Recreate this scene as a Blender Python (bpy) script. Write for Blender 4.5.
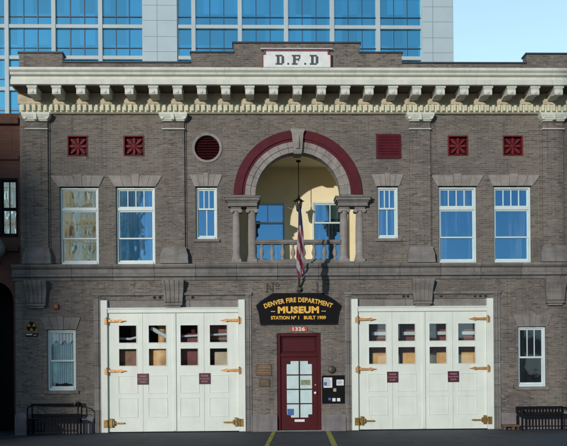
import bpy, math, random
from mathutils import Matrix, Vector
random.seed(7)
S = bpy.context.scene
for o in list(bpy.data.objects): bpy.data.objects.remove(o)
COL = S.collection
R = math.radians
PI = math.pi

# ---------------------------------------------------------------- camera
cd = bpy.data.cameras.new('camera'); cam = bpy.data.objects.new('camera', cd); COL.objects.link(cam); S.camera = cam
yaw, roll = .0280, -.0079
Rt = Vector((math.cos(yaw), -math.sin(yaw), 0)); Up = Vector((0, 0, 1)); Fw = Vector((math.sin(yaw), math.cos(yaw), 0))
R2 = Rt*math.cos(roll) + Up*math.sin(roll); U2 = -Rt*math.sin(roll) + Up*math.cos(roll)
M = Matrix((R2, U2, -Fw)).transposed().to_4x4(); M.translation = Vector((-1.092, -24.0, 1.6)); cam.matrix_world = M
cd.sensor_fit = 'HORIZONTAL'; cd.sensor_width = 36; cd.lens = 864.0/567*36
cd.shift_x = 0.0; cd.shift_y = (373.5-223)/567; cd.clip_start = .1; cd.clip_end = 3000
S.render.resolution_x = 1024; S.render.resolution_y = 805

# ---------------------------------------------------------------- sky, sun, exposure
SX, SY, SZ = .49, 1.0, -.215                       # the way sunlight travels: from the left, behind the camera, low
elev = math.atan2(-SZ, math.hypot(SX, SY)); srot = math.atan2(-SX, -SY)
W = bpy.data.worlds.new('World'); S.world = W; W.use_nodes = True
wn = W.node_tree.nodes; wl = W.node_tree.links
bg = wn['Background']; sky = wn.new('ShaderNodeTexSky'); sky.sky_type = 'NISHITA'; sky.sun_disc = False
sky.sun_elevation = elev; sky.sun_rotation = srot; sky.altitude = 1600; sky.air_density = 1.0; sky.dust_density = .3; sky.ozone_density = 1.6
# bright pale haze low in the northern sky (behind the building), clear blue towards the south
tc = wn.new('ShaderNodeTexCoord'); sx_ = wn.new('ShaderNodeSeparateXYZ'); wl.new(tc.outputs['Generated'], sx_.inputs[0])
def wmap(src, a, b):
    q = wn.new('ShaderNodeMapRange'); q.interpolation_type = 'SMOOTHSTEP'; q.inputs[1].default_value = a; q.inputs[2].default_value = b; wl.new(src, q.inputs[0]); return q.outputs[0]
ml = wn.new('ShaderNodeMath'); ml.operation = 'MULTIPLY'; wl.new(wmap(sx_.outputs[1], .1, .75), ml.inputs[0]); wl.new(wmap(sx_.outputs[2], .95, .05), ml.inputs[1])
hz_ = wn.new('ShaderNodeMix'); hz_.data_type = 'RGBA'; hz_.blend_type = 'ADD'; hz_.inputs[7].default_value = (5.0, 7.5, 8.9, 1)
wl.new(ml.outputs[0], hz_.inputs[0]); wl.new(sky.outputs[0], hz_.inputs[6])
wl.new(hz_.outputs[2], bg.inputs[0]); bg.inputs[1].default_value = .105
sl = bpy.data.lights.new('sun', 'SUN'); sl.energy = 2.6; sl.angle = R(.8); sl.color = (1.0, .955, .87)
so = bpy.data.objects.new('sun', sl); COL.objects.link(so)
so.rotation_euler = Vector((SX, SY, SZ)).to_track_quat('-Z', 'Y').to_euler(); so.location = (-30, -60, 30)
S.view_settings.view_transform = 'Standard'; S.view_settings.look = 'None'
S.view_settings.gamma = 1; S.view_settings.use_curve_mapping = False; S.view_settings.exposure = 0.0

# ---------------------------------------------------------------- materials
def newmat(name):
    m = bpy.data.materials.new(name); m.use_nodes = True
    return m, m.node_tree.nodes, m.node_tree.links, m.node_tree.nodes['Principled BSDF']
def noise(n, l, scale, detail=4, vec=None, rough=.55):
    t = n.new('ShaderNodeTexNoise'); t.inputs['Scale'].default_value = scale; t.inputs['Detail'].default_value = detail
    t.inputs['Roughness'].default_value = rough
    if vec: l.new(vec, t.inputs['Vector'])
    return t.outputs['Fac']
def ramp(n, l, fac, a, b, ca=(0, 0, 0, 1), cb=(1, 1, 1, 1)):
    r = n.new('ShaderNodeValToRGB'); r.color_ramp.elements[0].position = a; r.color_ramp.elements[1].position = b
    r.color_ramp.elements[0].color = ca; r.color_ramp.elements[1].color = cb; l.new(fac, r.inputs[0]); return r.outputs[0]
def mix(n, l, fac, a, b, mode='MIX'):
    x = n.new('ShaderNodeMix'); x.data_type = 'RGBA'; x.blend_type = mode
    for s, v in ((0, fac), (6, a), (7, b)):
        if hasattr(v, 'links'): l.new(v, x.inputs[s])
        else: x.inputs[s].default_value = v if s == 0 else (tuple(v)+(1,))[:4]
    return x.outputs[2]
def pos(n, l, sx=1, sy=1, sz=1):
    g = n.new('ShaderNodeNewGeometry'); mp = n.new('ShaderNodeMapping'); mp.inputs['Scale'].default_value = (sx, sy, sz)
    l.new(g.outputs['Position'], mp.inputs[0]); return mp.outputs[0]
def bump(n, l, p, h, st=.3, dist=.01):
    b = n.new('ShaderNodeBump'); b.inputs['Strength'].default_value = st; b.inputs['Distance'].default_value = dist
    l.new(h, b.inputs['Height']); l.new(b.outputs[0], p.inputs['Normal'])

def plain(name, col, rough=.5, metal=0, var=.12, scale=3.0, bmp=0.0, spec=None, streak=0.0):
    """painted or metal surface with faint uneven tone and weathering streaks"""
    m, n, l, p = newmat(name)
    a = tuple(c*(1-var) for c in col); b = tuple(min(1, c*(1+var)) for c in col)
    f = noise(n, l, scale, 6, pos(n, l))
    c = mix(n, l, ramp(n, l, f, .3, .7), a, b)
    if streak:
        g = noise(n, l, 1, 5, pos(n, l, 9, 9, .9)); c = mix(n, l, ramp(n, l, g, .52, .8, cb=(streak,)*3+(1,)), c, tuple(k*.45 for k in col))
    l.new(c, p.inputs['Base Color']); p.inputs['Roughness'].default_value = rough; p.inputs['Metallic'].default_value = metal
    if spec is not None: p.inputs['Specular IOR Level'].default_value = spec
    if bmp: bump(n, l, p, noise(n, l, scale*12, 4, pos(n, l)), bmp, .005)
    return m

def brick(name, c1, c2, mortar, row=.057, wid=.30, stain=(.10, .09, .085), tint=(.30, .25, .19), msize=.007, vary=0):
    m, n, l, p = newmat(name)
    g = n.new('ShaderNodeNewGeometry'); sp = n.new('ShaderNodeSeparateXYZ'); l.new(g.outputs['Position'], sp.inputs[0])
    ad = n.new('ShaderNodeMath'); ad.operation = 'ADD'; l.new(sp.outputs[0], ad.inputs[0]); l.new(sp.outputs[1], ad.inputs[1])
    cb = n.new('ShaderNodeCombineXYZ'); l.new(ad.outputs[0], cb.inputs[0]); l.new(sp.outputs[2], cb.inputs[1])
    t = n.new('ShaderNodeTexBrick'); l.new(cb.outputs[0], t.inputs['Vector'])
    t.inputs['Scale'].default_value = 1; t.inputs['Brick Width'].default_value = wid; t.inputs['Row Height'].default_value = row
    t.inputs['Mortar Size'].default_value = msize; t.inputs['Mortar Smooth'].default_value = .2; t.inputs['Bias'].default_value = 0
    t.inputs['Color1'].default_value = c1+(1,); t.inputs['Color2'].default_value = c2+(1,); t.inputs['Mortar'].default_value = mortar+(1,)
    # courses fired to slightly different tones
    hz = noise(n, l, 1, 5, pos(n, l, .8, .8, 11), .7)
    c = mix(n, l, ramp(n, l, hz, .35, .7, cb=(.6, .6, .6, 1)), t.outputs['Color'], tint)
    c = mix(n, l, ramp(n, l, noise(n, l, .55, 6, pos(n, l, 1, 1, 1.3)), .45, .72, cb=(.65, .65, .65, 1)), c, stain)
    c = mix(n, l, ramp(n, l, noise(n, l, 1, 5, pos(n, l, 3.5, 3.5, .35)), .55, .8, cb=(.45, .45, .45, 1)), c, tuple(k*.6 for k in stain))
    if vary:
        # single bricks burnt darker or paler, soot runs below ledges, patches repointed in pale mortar
        h = noise(n, l, 1, 2, pos(n, l, 4.6, 4.6, 17), .5)
        c = mix(n, l, ramp(n, l, h, .60, .66, cb=(.6, .6, .6, 1)), c, (.055, .045, .045))
        h2 = noise(n, l, 1, 2, pos(n, l, 5.2, 5.2, 18.5), .5)
        c = mix(n, l, ramp(n, l, h2, .62, .68, cb=(.55, .55, .55, 1)), c, (.30, .25, .20))
        c = mix(n, l, ramp(n, l, noise(n, l, .9, 5, pos(n, l, 1, 1, .8), .7), .56, .74, cb=(.5, .5, .5, 1)), c, (.20, .155, .12))
        c = mix(n, l, ramp(n, l, noise(n, l, 1, 6, pos(n, l, 7, 7, .28), .7), .56, .74, cb=(.55, .55, .55, 1)), c, (.050, .044, .046))
    # soot and salt blotches
    c = mix(n, l, ramp(n, l, noise(n, l, 7, 4, pos(n, l)), .62, .78, cb=(.3, .3, .3, 1)), c, tuple(min(1, k*1.6) for k in tint))
    l.new(c, p.inputs['Base Color']); p.inputs['Roughness'].default_value = .85
    bump(n, l, p, t.outputs['Fac'], -.5, .006)
    return m

M_BR = brick('grey_tan_brick', (.072, .063, .059), (.182, .158, .136), (.225, .203, .182), tint=(.21, .184, .150), stain=(.075, .064, .068), wid=.205, row=.054, msize=.007, vary=1)
M_NB = brick('dark_red_brick', (.12, .045, .032), (.16, .062, .042), (.06, .04, .035), stain=(.03, .018, .016), tint=(.09, .045, .035), row=.075, wid=.22)
def stone(name, col, var=.22, bmp=.35, joint=0):
    m, n, l, p = newmat(name)
    f = noise(n, l, 2.2, 8, pos(n, l, 1, 1, 2), .65)
    c = mix(n, l, ramp(n, l, f, .3, .72), tuple(k*(1-var) for k in col), tuple(k*(1+var) for k in col))
    g = noise(n, l, 1, 5, pos(n, l, 6, 6, .7)); c = mix(n, l, ramp(n, l, g, .48, .75, cb=(.6,)*3+(1,)), c, tuple(k*.42 for k in col))
    c = mix(n, l, ramp(n, l, noise(n, l, 1, 4, pos(n, l, 3, 3, 30), .7), .5, .75, cb=(.35,)*3+(1,)), c, tuple(min(1, k*1.45) for k in col))
    c = mix(n, l, ramp(n, l, noise(n, l, 45, 3, pos(n, l), .7), .58, .7, cb=(.35,)*3+(1,)), c, tuple(k*.5 for k in col))
    if joint:
        gg = n.new('ShaderNodeNewGeometry'); sp = n.new('ShaderNodeSeparateXYZ'); l.new(gg.outputs['Position'], sp.inputs[0])
        cc = n.new('ShaderNodeCombineXYZ'); l.new(sp.outputs[0], cc.inputs[0]); cc.inputs[1].default_value = .3
        if joint > 1: l.new(sp.outputs[2], cc.inputs[1])
        t = n.new('ShaderNodeTexBrick'); l.new(cc.outputs[0], t.inputs['Vector']); t.inputs['Scale'].default_value = 1
        t.inputs['Brick Width'].default_value = 1.13 if joint == 1 else 3.0; t.inputs['Row Height'].default_value = 4.0 if joint == 1 else .62; t.inputs['Mortar Size'].default_value = .008
        t.inputs['Color1'].default_value = (.82, .82, .82, 1); t.inputs['Color2'].default_value = (1.12, 1.12, 1.12, 1); t.inputs['Mortar'].default_value = (.3, .3, .3, 1)
        c = mix(n, l, 1.0, c, t.outputs['Color'], 'MULTIPLY')
    l.new(c, p.inputs['Base Color']); p.inputs['Roughness'].default_value = .88
    bump(n, l, p, noise(n, l, 22, 6, pos(n, l), .7), bmp, .012)
    return m
M_ST = stone('grey_sandstone', (.208, .194, .184), .28)
M_STB = stone('jointed_sandstone', (.195, .182, .174), .28, joint=1)
M_STD = stone('coursed_sandstone', (.212, .200, .190), .28, joint=2)
M_STL = stone('pale_sandstone', (.285, .258, .240), .25)
M_PL = stone('plinth_stone', (.20, .18, .185))
M_CREAM = plain('cream_paint_weathered', (.64, .66, .59), .6, var=.12, scale=2.5, streak=.35)
M_DENT = plain('yellowed_cream_paint', (.62, .61, .47), .65, var=.15, scale=5, streak=.3)
M_DOOR = plain('white_door_paint', (.72, .765, .705), .45, var=.05, scale=2.3, streak=.20)
M_WIN = plain('pale_blue_white_frame_paint', (.62, .72, .72), .4, var=.06, scale=4, streak=.2)
M_RED = plain('maroon_paint', (.085, .009, .016), .6, spec=.2, var=.22, scale=4, streak=.3)
M_REDD = plain('dark_maroon_paint', (.035, .005, .008), .6, spec=.15, var=.2, scale=4)
M_DRED = plain('door_red_paint', (.068, .005, .009), .5, spec=.2, var=.12, scale=3, streak=.2)
M_COP = plain('coping_dark_metal', (.035, .045, .06), .45, var=.3, scale=2)
M_BLK = plain('black_metal', (.008, .008, .010), .6, var=.3, scale=8, spec=.12)
M_IRON = plain('dark_bronze', (.05, .045, .035), .5, var=.3, scale=8)
M_BRASS = plain('polished_brass', (.55, .30, .13), .5, 0.6, var=.2, scale=14)
M_BRD = plain('tarnished_brass', (.30, .18, .05), .45, 0.6, var=.35, scale=14)
M_YEL = plain('cream_yellow_plaster', (.86, .75, .50), .8, var=.07, scale=1.4)
M_GOLD = plain('gold_leaf_paint', (.80, .44, .06), .45, .1, var=.15, scale=30)
M_WHT = plain('white_enamel', (.72, .74, .74), .4, var=.08, scale=6, streak=.12)
M_LET = plain('dark_slate_enamel', (.05, .07, .085), .5, var=.25, scale=20)
M_INT = plain('interior_brown_wall', (.24, .14, .09), .8)
M_ORG = plain('orange_stained_wood', (.95, .45, .14), .5, var=.25, scale=3, streak=.4)
M_CURT = plain('pale_lace_curtain', (.52, .66, .68), .9, var=.1, scale=8)
M_PAPER = plain('white_paper', (.75, .77, .78), .7, var=.05, scale=20)
M_BLUE = plain('blue_printed_paper', (.05, .12, .35), .6, var=.15, scale=20)
M_OAK = plain('weathered_oak', (.11, .065, .04), .6, var=.35, scale=6, streak=.4)
M_CONC = stone('cast_concrete', (.30, .31, .31), .15, .2)
M_SIGN = plain('black_sign_board', (.006, .006, .008), .6, var=.2, scale=6, spec=.1)
M_YLINE = plain('worn_yellow_road_paint', (.42, .40, .07), .7, var=.35, scale=9)
M_WLINE = plain('worn_white_road_paint', (.16, .17, .165), .8, var=.4, scale=9)
M_GL2 = plain('frosted_white_glass', (.56, .71, .72), .25, var=.12, scale=3.5)
M_GLOBE = plain('milky_globe_glass', (.14, .18, .17), .2, var=.08, scale=6)

def glassy(name, tint, dark, fac, rough=.03, wav=.0015, folds=None, pitch=None, wsc=(1, 1, 1)):
    """window glass backed by a dark room: tinted reflection over a painted inside"""
    m, n, l, p = newmat(name); n.remove(p); out = n['Material Output']
    gl = n.new('ShaderNodeBsdfGlossy'); gl.inputs['Color'].default_value = tint+(1,); gl.inputs['Roughness'].default_value = rough
    df = n.new('ShaderNodeBsdfDiffuse')
    f = noise(n, l, 1, 3, pos(n, l, 14, 14, .5))
    cc = mix(n, l, ramp(n, l, f, .45, .62), dark, folds or tuple(k*2.4 for k in dark))
    if folds:           # pale curtains drawn across part of each window
        cc = mix(n, l, ramp(n, l, noise(n, l, 1, 1, pos(n, l, 1.7, 1.7, .25)), .46, .50), dark, cc)
    if pitch:           # every pane of a curtain wall has its own blinds
        g_ = n.new('ShaderNodeNewGeometry'); mp = n.new('ShaderNodeVectorMath'); mp.operation = 'SNAP'; l.new(g_.outputs['Position'], mp.inputs[0]); mp.inputs[1].default_value = pitch
        w_ = n.new('ShaderNodeTexWhiteNoise'); l.new(mp.outputs[0], w_.inputs['Vector'])
        cc = mix(n, l, w_.outputs['Value'], tuple(k*.35 for k in dark), tuple(min(1, k*1.5) for k in dark))
    l.new(cc, df.inputs['Color'])
    b = n.new('ShaderNodeBump'); b.inputs['Strength'].default_value = 1; b.inputs['Distance'].default_value = wav
    l.new(noise(n, l, 2.3, 2, pos(n, l, *wsc)), b.inputs['Height']); l.new(b.outputs[0], gl.inputs['Normal'])
    x = n.new('ShaderNodeMixShader'); x.inputs[0].default_value = fac
    l.new(df.outputs[0], x.inputs[1]); l.new(gl.outputs[0], x.inputs[2]); l.new(x.outputs[0], out.inputs[0])
    return m
M_GW = glassy('sky_tinted_window_glass', (.17, .42, .68), (.006, .012, .024), .80, .03, .0022, folds=(.22, .28, .31))  # blue of the reflected sky is put into the gloss tint
M_GT = glassy('tower_curtain_glass', (.36, .92, 1.0), (.03, .28, .80), .76, .02, .0, pitch=(1.943, 50.0, 3.92))  # sky blue painted into the diffuse to strengthen the reflection
def clearglass(name, fac, tint=(.85, .92, .95), gt=(.8, .9, 1)):
    m, n, l, p = newmat(name); n.remove(p); out = n['Material Output']
    tr = n.new('ShaderNodeBsdfTransparent'); tr.inputs[0].default_value = tint+(1,)
    gl = n.new('ShaderNodeBsdfGlossy'); gl.inputs['Roughness'].default_value = .02; gl.inputs['Color'].default_value = gt+(1,)
    x = n.new('ShaderNodeMixShader'); x.inputs[0].default_value = fac
    l.new(tr.outputs[0], x.inputs[1]); l.new(gl.outputs[0], x.inputs[2]); l.new(x.outputs[0], out.inputs[0])
    return m
M_CG = clearglass('clear_window_glass', .09)

# ---------------------------------------------------------------- mesh helpers
class MB:
    def __init__(s): s.v = []; s.f = []; s.m = []; s.sm = False
    def face(s, pts, mi=0):
        b = len(s.v); s.v += [tuple(p) for p in pts]; s.f.append(tuple(range(b, b+len(pts)))); s.m.append(mi); return s
    def box(s, x0, x1, y0, y1, z0, z1, mi=0):
        b = len(s.v)
        s.v += [(x0,y0,z0),(x1,y0,z0),(x1,y1,z0),(x0,y1,z0),(x0,y0,z1),(x1,y0,z1),(x1,y1,z1),(x0,y1,z1)]
        for q in ((0,3,2,1),(4,5,6,7),(0,1,5,4),(1,2,6,5),(2,3,7,6),(3,0,4,7)): s.f.append(tuple(b+i for i in q)); s.m.append(mi)
        return s
    def bbox(s, x0, x1, y0, y1, z0, z1, c=.006, mi=0):
        """box with chamfered front edges"""
        b = len(s.v)
        s.v += [(x0,y1,z0),(x1,y1,z0),(x1,y1,z1),(x0,y1,z1),(x0,y0+c,z0),(x1,y0+c,z0),(x1,y0+c,z1),(x0,y0+c,z1),
                (x0+c,y0,z0+c),(x1-c,y0,z0+c),(x1-c,y0,z1-c),(x0+c,y0,z1-c)]
        for q in ((0,3,2,1),(0,1,5,4),(1,2,6,5),(2,3,7,6),(3,0,4,7),(4,5,9,8),(5,6,10,9),(6,7,11,10),(7,4,8,11),(8,9,10,11)):
            s.f.append(tuple(b+i for i in q)); s.m.append(mi)
        return s
    def prism(s, prof, x0, x1, mi=0, axis='x'):
        """profile (a,b) swept along an axis; x: a=y b=z; y: a=x b=z; z: a=x b=y"""
        def P(a, b, t): return (t,a,b) if axis == 'x' else ((a,t,b) if axis == 'y' else (a,b,t))
        n = len(prof); b = len(s.v)
        s.v += [P(a, c, x0) for a, c in prof]+[P(a, c, x1) for a, c in prof]
        for i in range(n):
            j = (i+1) % n; s.f.append((b+i, b+j, b+n+j, b+n+i)); s.m.append(mi)
        s.f.append(tuple(b+i for i in range(n))[::-1]); s.m.append(mi); s.f.append(tuple(b+n+i for i in range(n))); s.m.append(mi)
        return s
    def rings(s, rs, mi=0, cap=True):
        """loft through rings of equal point count"""
        n = len(rs[0]); b = len(s.v)
        for r in rs: s.v += [tuple(p) for p in r]
        for k in range(len(rs)-1):
            for i in range(n):
                j = (i+1) % n; s.f.append((b+k*n+i, b+k*n+j, b+(k+1)*n+j, b+(k+1)*n+i)); s.m.append(mi)
        if cap:
            s.f.append(tuple(b+i for i in range(n))[::-1]); s.m.append(mi)
            s.f.append(tuple(b+(len(rs)-1)*n+i for i in range(n))); s.m.append(mi)
        return s
    def lathe(s, prof, cx=0, cy=0, n=20, mi=0):
        """(r,z) profile round a vertical axis"""
        return s.rings([[(cx+r*math.cos(2*PI*i/n), cy+r*math.sin(2*PI*i/n), z) for i in range(n)] for r, z in prof], mi)
    def tube(s, pts, r, n=10, mi=0):
        pts = [Vector(p) for p in pts]; rs = []
        for i, p in enumerate(pts):
            d = (pts[min(i+1, len(pts)-1)]-pts[max(i-1, 0)]).normalized()
            a = d.cross(Vector((0, 0, 1)) if abs(d.z) < .9 else Vector((1, 0, 0))).normalized(); c = d.cross(a)
            rr = r[i] if isinstance(r, (list, tuple)) else r
            rs.append([p+a*rr*math.cos(2*PI*k/n)+c*rr*math.sin(2*PI*k/n) for k in range(n)])
        return s.rings(rs, mi)
    def build(s, name, mats, parent=None, smooth=False):
        me = bpy.data.meshes.new(name); me.from_pydata(s.v, [], s.f)
        for m in (mats if isinstance(mats, (list, tuple)) else [mats]): me.materials.append(m)
        for p, mi in zip(me.polygons, s.m): p.material_index = mi; p.use_smooth = smooth
        me.update(); o = bpy.data.objects.new(name, me); COL.objects.link(o)
        if parent: o.parent = parent
        if smooth:
            try: me.set_sharp_from_angle(angle=R(35))
            except Exception: pass
        return o
def tag(o, label=None, cat=None, group=None, kind=None):
    if label: o['label'] = label
    if cat: o['category'] = cat
    if group: o['group'] = group
    if kind: o['kind'] = kind
    return o
def empty(name, loc=(0, 0, 0), **k):
    o = bpy.data.objects.new(name, None); COL.objects.link(o); o.location = loc; o.empty_display_size = .2; return tag(o, **k)
def copy_tree(o, parent=None, loc=None):
    c = o.copy(); COL.objects.link(c); c.parent = parent
    if loc: c.location = loc
    for ch in list(o.children): copy_tree(ch, c)
    return c
def text_mb(body, size, bold=.0, space=1.0, mb=None, x=0, y=0, z=0, arc=None, width=None, depth=.004):
    """lettering as solid geometry facing -Y, centred on x; arc = radius of the curve it is set on"""
    cu = bpy.data.curves.new('lettering', 'FONT'); cu.body = body; cu.size = size; cu.offset = bold; cu.extrude = depth/2
    cu.align_x = 'CENTER'; cu.align_y = 'CENTER'; cu.space_character = space; cu.resolution_u = 3
    ob = bpy.data.objects.new('lettering', cu); COL.objects.link(ob)
    dg = bpy.context.evaluated_depsgraph_get(); dg.update(); me = bpy.data.meshes.new_from_object(ob.evaluated_get(dg))
    vs = [v.co.copy() for v in me.vertices]; fs = [tuple(p.vertices) for p in me.polygons]
    bpy.data.objects.remove(ob); bpy.data.meshes.remove(me); bpy.data.curves.remove(cu)
    mb = mb or MB()
    xs = [v.x for v in vs]; k = width/(max(xs)-min(xs)) if width else 1; c0 = (max(xs)+min(xs))/2
    b = len(mb.v)
    for v in vs:
        px, pz = (v.x-c0)*k, v.y
        if arc: px, pz = (arc+pz)*math.sin(px/arc), (arc+pz)*math.cos(px/arc)-arc
        mb.v.append((x+px, y-v.z, z+pz))
    for f in fs: mb.f.append(tuple(b+i for i in f)); mb.m.append(0)
    return mb

def wall_sheet(mb, x0, x1, z0, z1, y, holes, depth, mi=0):
    """front face of a wall with rectangular openings and their reveals; hole = (x0,x1,z0,z1[,noreveal])"""
    xs = sorted({x0, x1, *[h[0] for h in holes], *[h[1] for h in holes]}); zs = sorted({z0, z1, *[h[2] for h in holes], *[h[3] for h in holes]})
    for i in range(len(xs)-1):
        for j in range(len(zs)-1):
            cx, cz = (xs[i]+xs[i+1])/2, (zs[j]+zs[j+1])/2
            if any(h[0] < cx < h[1] and h[2] < cz < h[3] for h in holes): continue
            mb.face([(xs[i],y,zs[j]),(xs[i+1],y,zs[j]),(xs[i+1],y,zs[j+1]),(xs[i],y,zs[j+1])], mi)
    for h in holes:
        if len(h) > 4: continue
        a, b, c, d = h[:4]; Y = y+depth
        mb.face([(a,y,c),(a,y,d),(a,Y,d),(a,Y,c)], mi); mb.face([(b,y,c),(b,Y,c),(b,Y,d),(b,y,d)], mi)
        mb.face([(a,y,d),(b,y,d),(b,Y,d),(a,Y,d)], mi); mb.face([(a,y,c),(a,Y,c),(b,Y,c),(b,y,c)], mi)

# ---------------------------------------------------------------- ground
def asphalt(name, col, sc=1.0):
    m, n, l, p = newmat(name)
    f = noise(n, l, .35, 8, pos(n, l)); c = mix(n, l, ramp(n, l, f, .3, .7), tuple(k*.7 for k in col), tuple(k*1.3 for k in col))
    c = mix(n, l, ramp(n, l, noise(n, l, 60, 3, pos(n, l)), .4, .75, cb=(.5, .5, .5, 1)), c, tuple(min(1, k*2.2) for k in col))
    c = mix(n, l, ramp(n, l, noise(n, l, 1.2, 6, pos(n, l, 1, .35, 1)), .56, .62, cb=(.6, .6, .6, 1)), c, tuple(k*.5 for k in col))
    v = n.new('ShaderNodeTexVoronoi'); v.feature = 'DISTANCE_TO_EDGE'; v.inputs['Scale'].default_value = .55
    wv = n.new('ShaderNodeVectorMath'); wv.operation = 'ADD'; nz = n.new('ShaderNodeTexNoise'); nz.inputs['Scale'].default_value = 2.5; nz.inputs['Detail'].default_value = 6; l.new(pos(n, l), nz.inputs['Vector'])
    l.new(pos(n, l), wv.inputs[0]); l.new(nz.outputs['Color'], wv.inputs[1]); l.new(wv.outputs[0], v.inputs['Vector'])
    c = mix(n, l, ramp(n, l, v.outputs['Distance'], .004, .012, (.8, .8, .8, 1), (0, 0, 0, 1)), c, tuple(k*.3 for k in col))
    c = mix(n, l, ramp(n, l, noise(n, l, 3.3, 5, pos(n, l, 1, .3, 1), .7), .60, .72, cb=(.6, .6, .6, 1)), c, tuple(k*2.0 for k in col))
    l.new(c, p.inputs['Base Color']); p.inputs['Roughness'].default_value = .8
    bump(n, l, p, noise(n, l, 90, 4, pos(n, l)), .5, .006); return m
M_ASP = asphalt('asphalt', (.05, .052, .056)); M_APR = asphalt('worn_apron_asphalt', (.044, .050, .060)); M_GND = asphalt('far_ground', (.07, .07, .068))
def sheet(name, x0, x1, y0, y1, z, m): return tag(MB().face([(x0,y0,z),(x1,y0,z),(x1,y1,z),(x0,y1,z)]).build(name, m), kind='structure')
sheet('ground', -1500, 1500, -1500, 1500, -.16, M_GND)
sheet('road', -400, 400, -20, -7, -.13, M_ASP)
tag(MB().box(-400, 400, -6.85, 12, -.3, 0).build('apron', M_APR), kind='structure')
tag(MB().box(-400, 400, -7.0, -6.85, -.3, .004).build('kerb', M_CONC), kind='structure')
tag(MB().box(-400, 400, -27, -20, -.3, 0).build('pavement', M_CONC), kind='structure')
ln = MB()
for a, b, w in (((-.69, -.02), (-.95, -5.1), .10), ((.80, -.02), (.55, -5.1), .13)):
    ln.face([(a[0]-w/2,a[1],.004),(b[0]-w/2,b[1],.004),(b[0]+w/2,b[1],.004),(a[0]+w/2,a[1],.004)])
tag(ln.build('yellow_painted_lines', M_YLINE), kind='structure')
ln = MB()
for y0, y1 in ((-2.1, -.7), (-4.2, -2.9), (-6.2, -4.9)):
    ln.face([(-.74+y0*.05+.02,y0,.004),(.66+y1*.05,y1,.004),(.66+y1*.05,y1+.10,.004),(-.74+y0*.05+.02,y0+.10,.004)][:4])
tag(ln.build('white_hatch_lines', M_WLINE), kind='structure')

# ================================================================ THE STATION
ST = empty('fire_station', label='two storey grey tan brick fire station with cream bracketed cornice and two white garage doors', cat='building')
AX, AZ = .02, 6.56                                    # arch centre
RI, RM, RO = 1.18, 1.47, 1.785
WBIG = [(-6.563, -5.497), (-5.02, -3.945), (3.945, 5.02), (5.497, 6.563)]
WSM = [(-2.82, -2.226), (2.226, 2.82)]
wall = MB()
holes = [(a, b, 4.66, 6.80) for a, b in WBIG]+[(a, b, 5.34, 6.80) for a, b in WSM]
holes += [(AX-RO, AX+RO, 4.62, AZ, 1), (AX-RO, AX+RO, AZ, AZ+RO, 1), (-2.91, -2.07, 7.45, 8.29, 1)]
holes += [(-6.34, -5.77, 7.64, 8.21), (-4.80, -4.22, 7.64, 8.21), (4.22, 4.80, 7.64, 8.21), (5.77, 6.34, 7.64, 8.21), (2.215, 2.905, 7.565, 8.25)]
wall_sheet(wall, -7.64, 7.64, 4.44, 9.36, 0, holes, .30)
# brick infill above the arch ring
N = 40
for i in range(N):
    a0, a1 = PI*i/N, PI*(i+1)/N
    p0, p1 = [(AX+RO*math.cos(a), 0, AZ+RO*math.sin(a)) for a in (a0, a1)]
    def rim(a):
        c, s_ = math.cos(a), math.sin(a); k = RO/max(abs(c), abs(s_)); return (AX+k*c, 0, AZ+k*s_)
    q0, q1 = rim(a0), rim(a1)
    if a0 < PI/4 < a1 or a0 < 3*PI/4 < a1:
        cx = AX+(RO if a0 < PI/2 else -RO); wall.face([p0, q0, (cx, 0, AZ+RO), q1, p1])
    else: wall.face([p0, q0, q1, p1])
# round opening infill
for i in range(32):
    a0, a1 = 2*PI*i/32, 2*PI*(i+1)/32; cx, cz, r = -2.49, 7.87, .40
    def rm(a):
        c, s_ = math.cos(a), math.sin(a); k = .42/max(abs(c), abs(s_)); return (cx+k*c, 0, cz+k*s_)
    wall.face([(cx+r*math.cos(a0), 0, cz+r*math.sin(a0)), rm(a0), rm(a1), (cx+r*math.cos(a1), 0, cz+r*math.sin(a1))])
# lower storey, 6 cm proud
LY = -.06
lh = [(-5.445, -1.47, 0, 3.66, 1), (1.47, 5.445, 0, 3.66, 1), (-6.926, -6.139, 1.178, 2.86), (6.139, 6.926, 1.178, 2.86), (-.60, .62, 0, 2.72)]
wall_sheet(wall, -7.78, 7.78, 0, 4.30, LY, lh, .32)
wall.box(-7.78, -7.64, LY+.001, .055, 0, 4.30); wall.box(7.64, 7.78, LY+.001, .055, 0, 4.30)
wall.face([(-7.64,.05,0),(-7.64,12,0),(-7.64,12,4.31),(-7.64,.05,4.31)]); wall.face([(7.64,.05,0),(7.64,12,0),(7.64,12,4.31),(7.64,.05,4.31)])
wall.face([(-7.64,0,4.3),(-7.64,12,4.3),(-7.64,12,9.7),(-7.64,0,9.7)]); wall.face([(7.64,0,4.3),(7.64,12,4.3),(7.64,12,9.7),(7.64,0,9.7)])
wall.face([(-7.64,12,0),(7.64,12,0),(7.64,12,9.7),(-7.64,12,9.7)])
wall.build('wall', M_BR, ST)
MB().box(-7.6, 7.6, .36, 11.9, 9.55, 9.68).build('roof', M_COP, ST)

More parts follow.
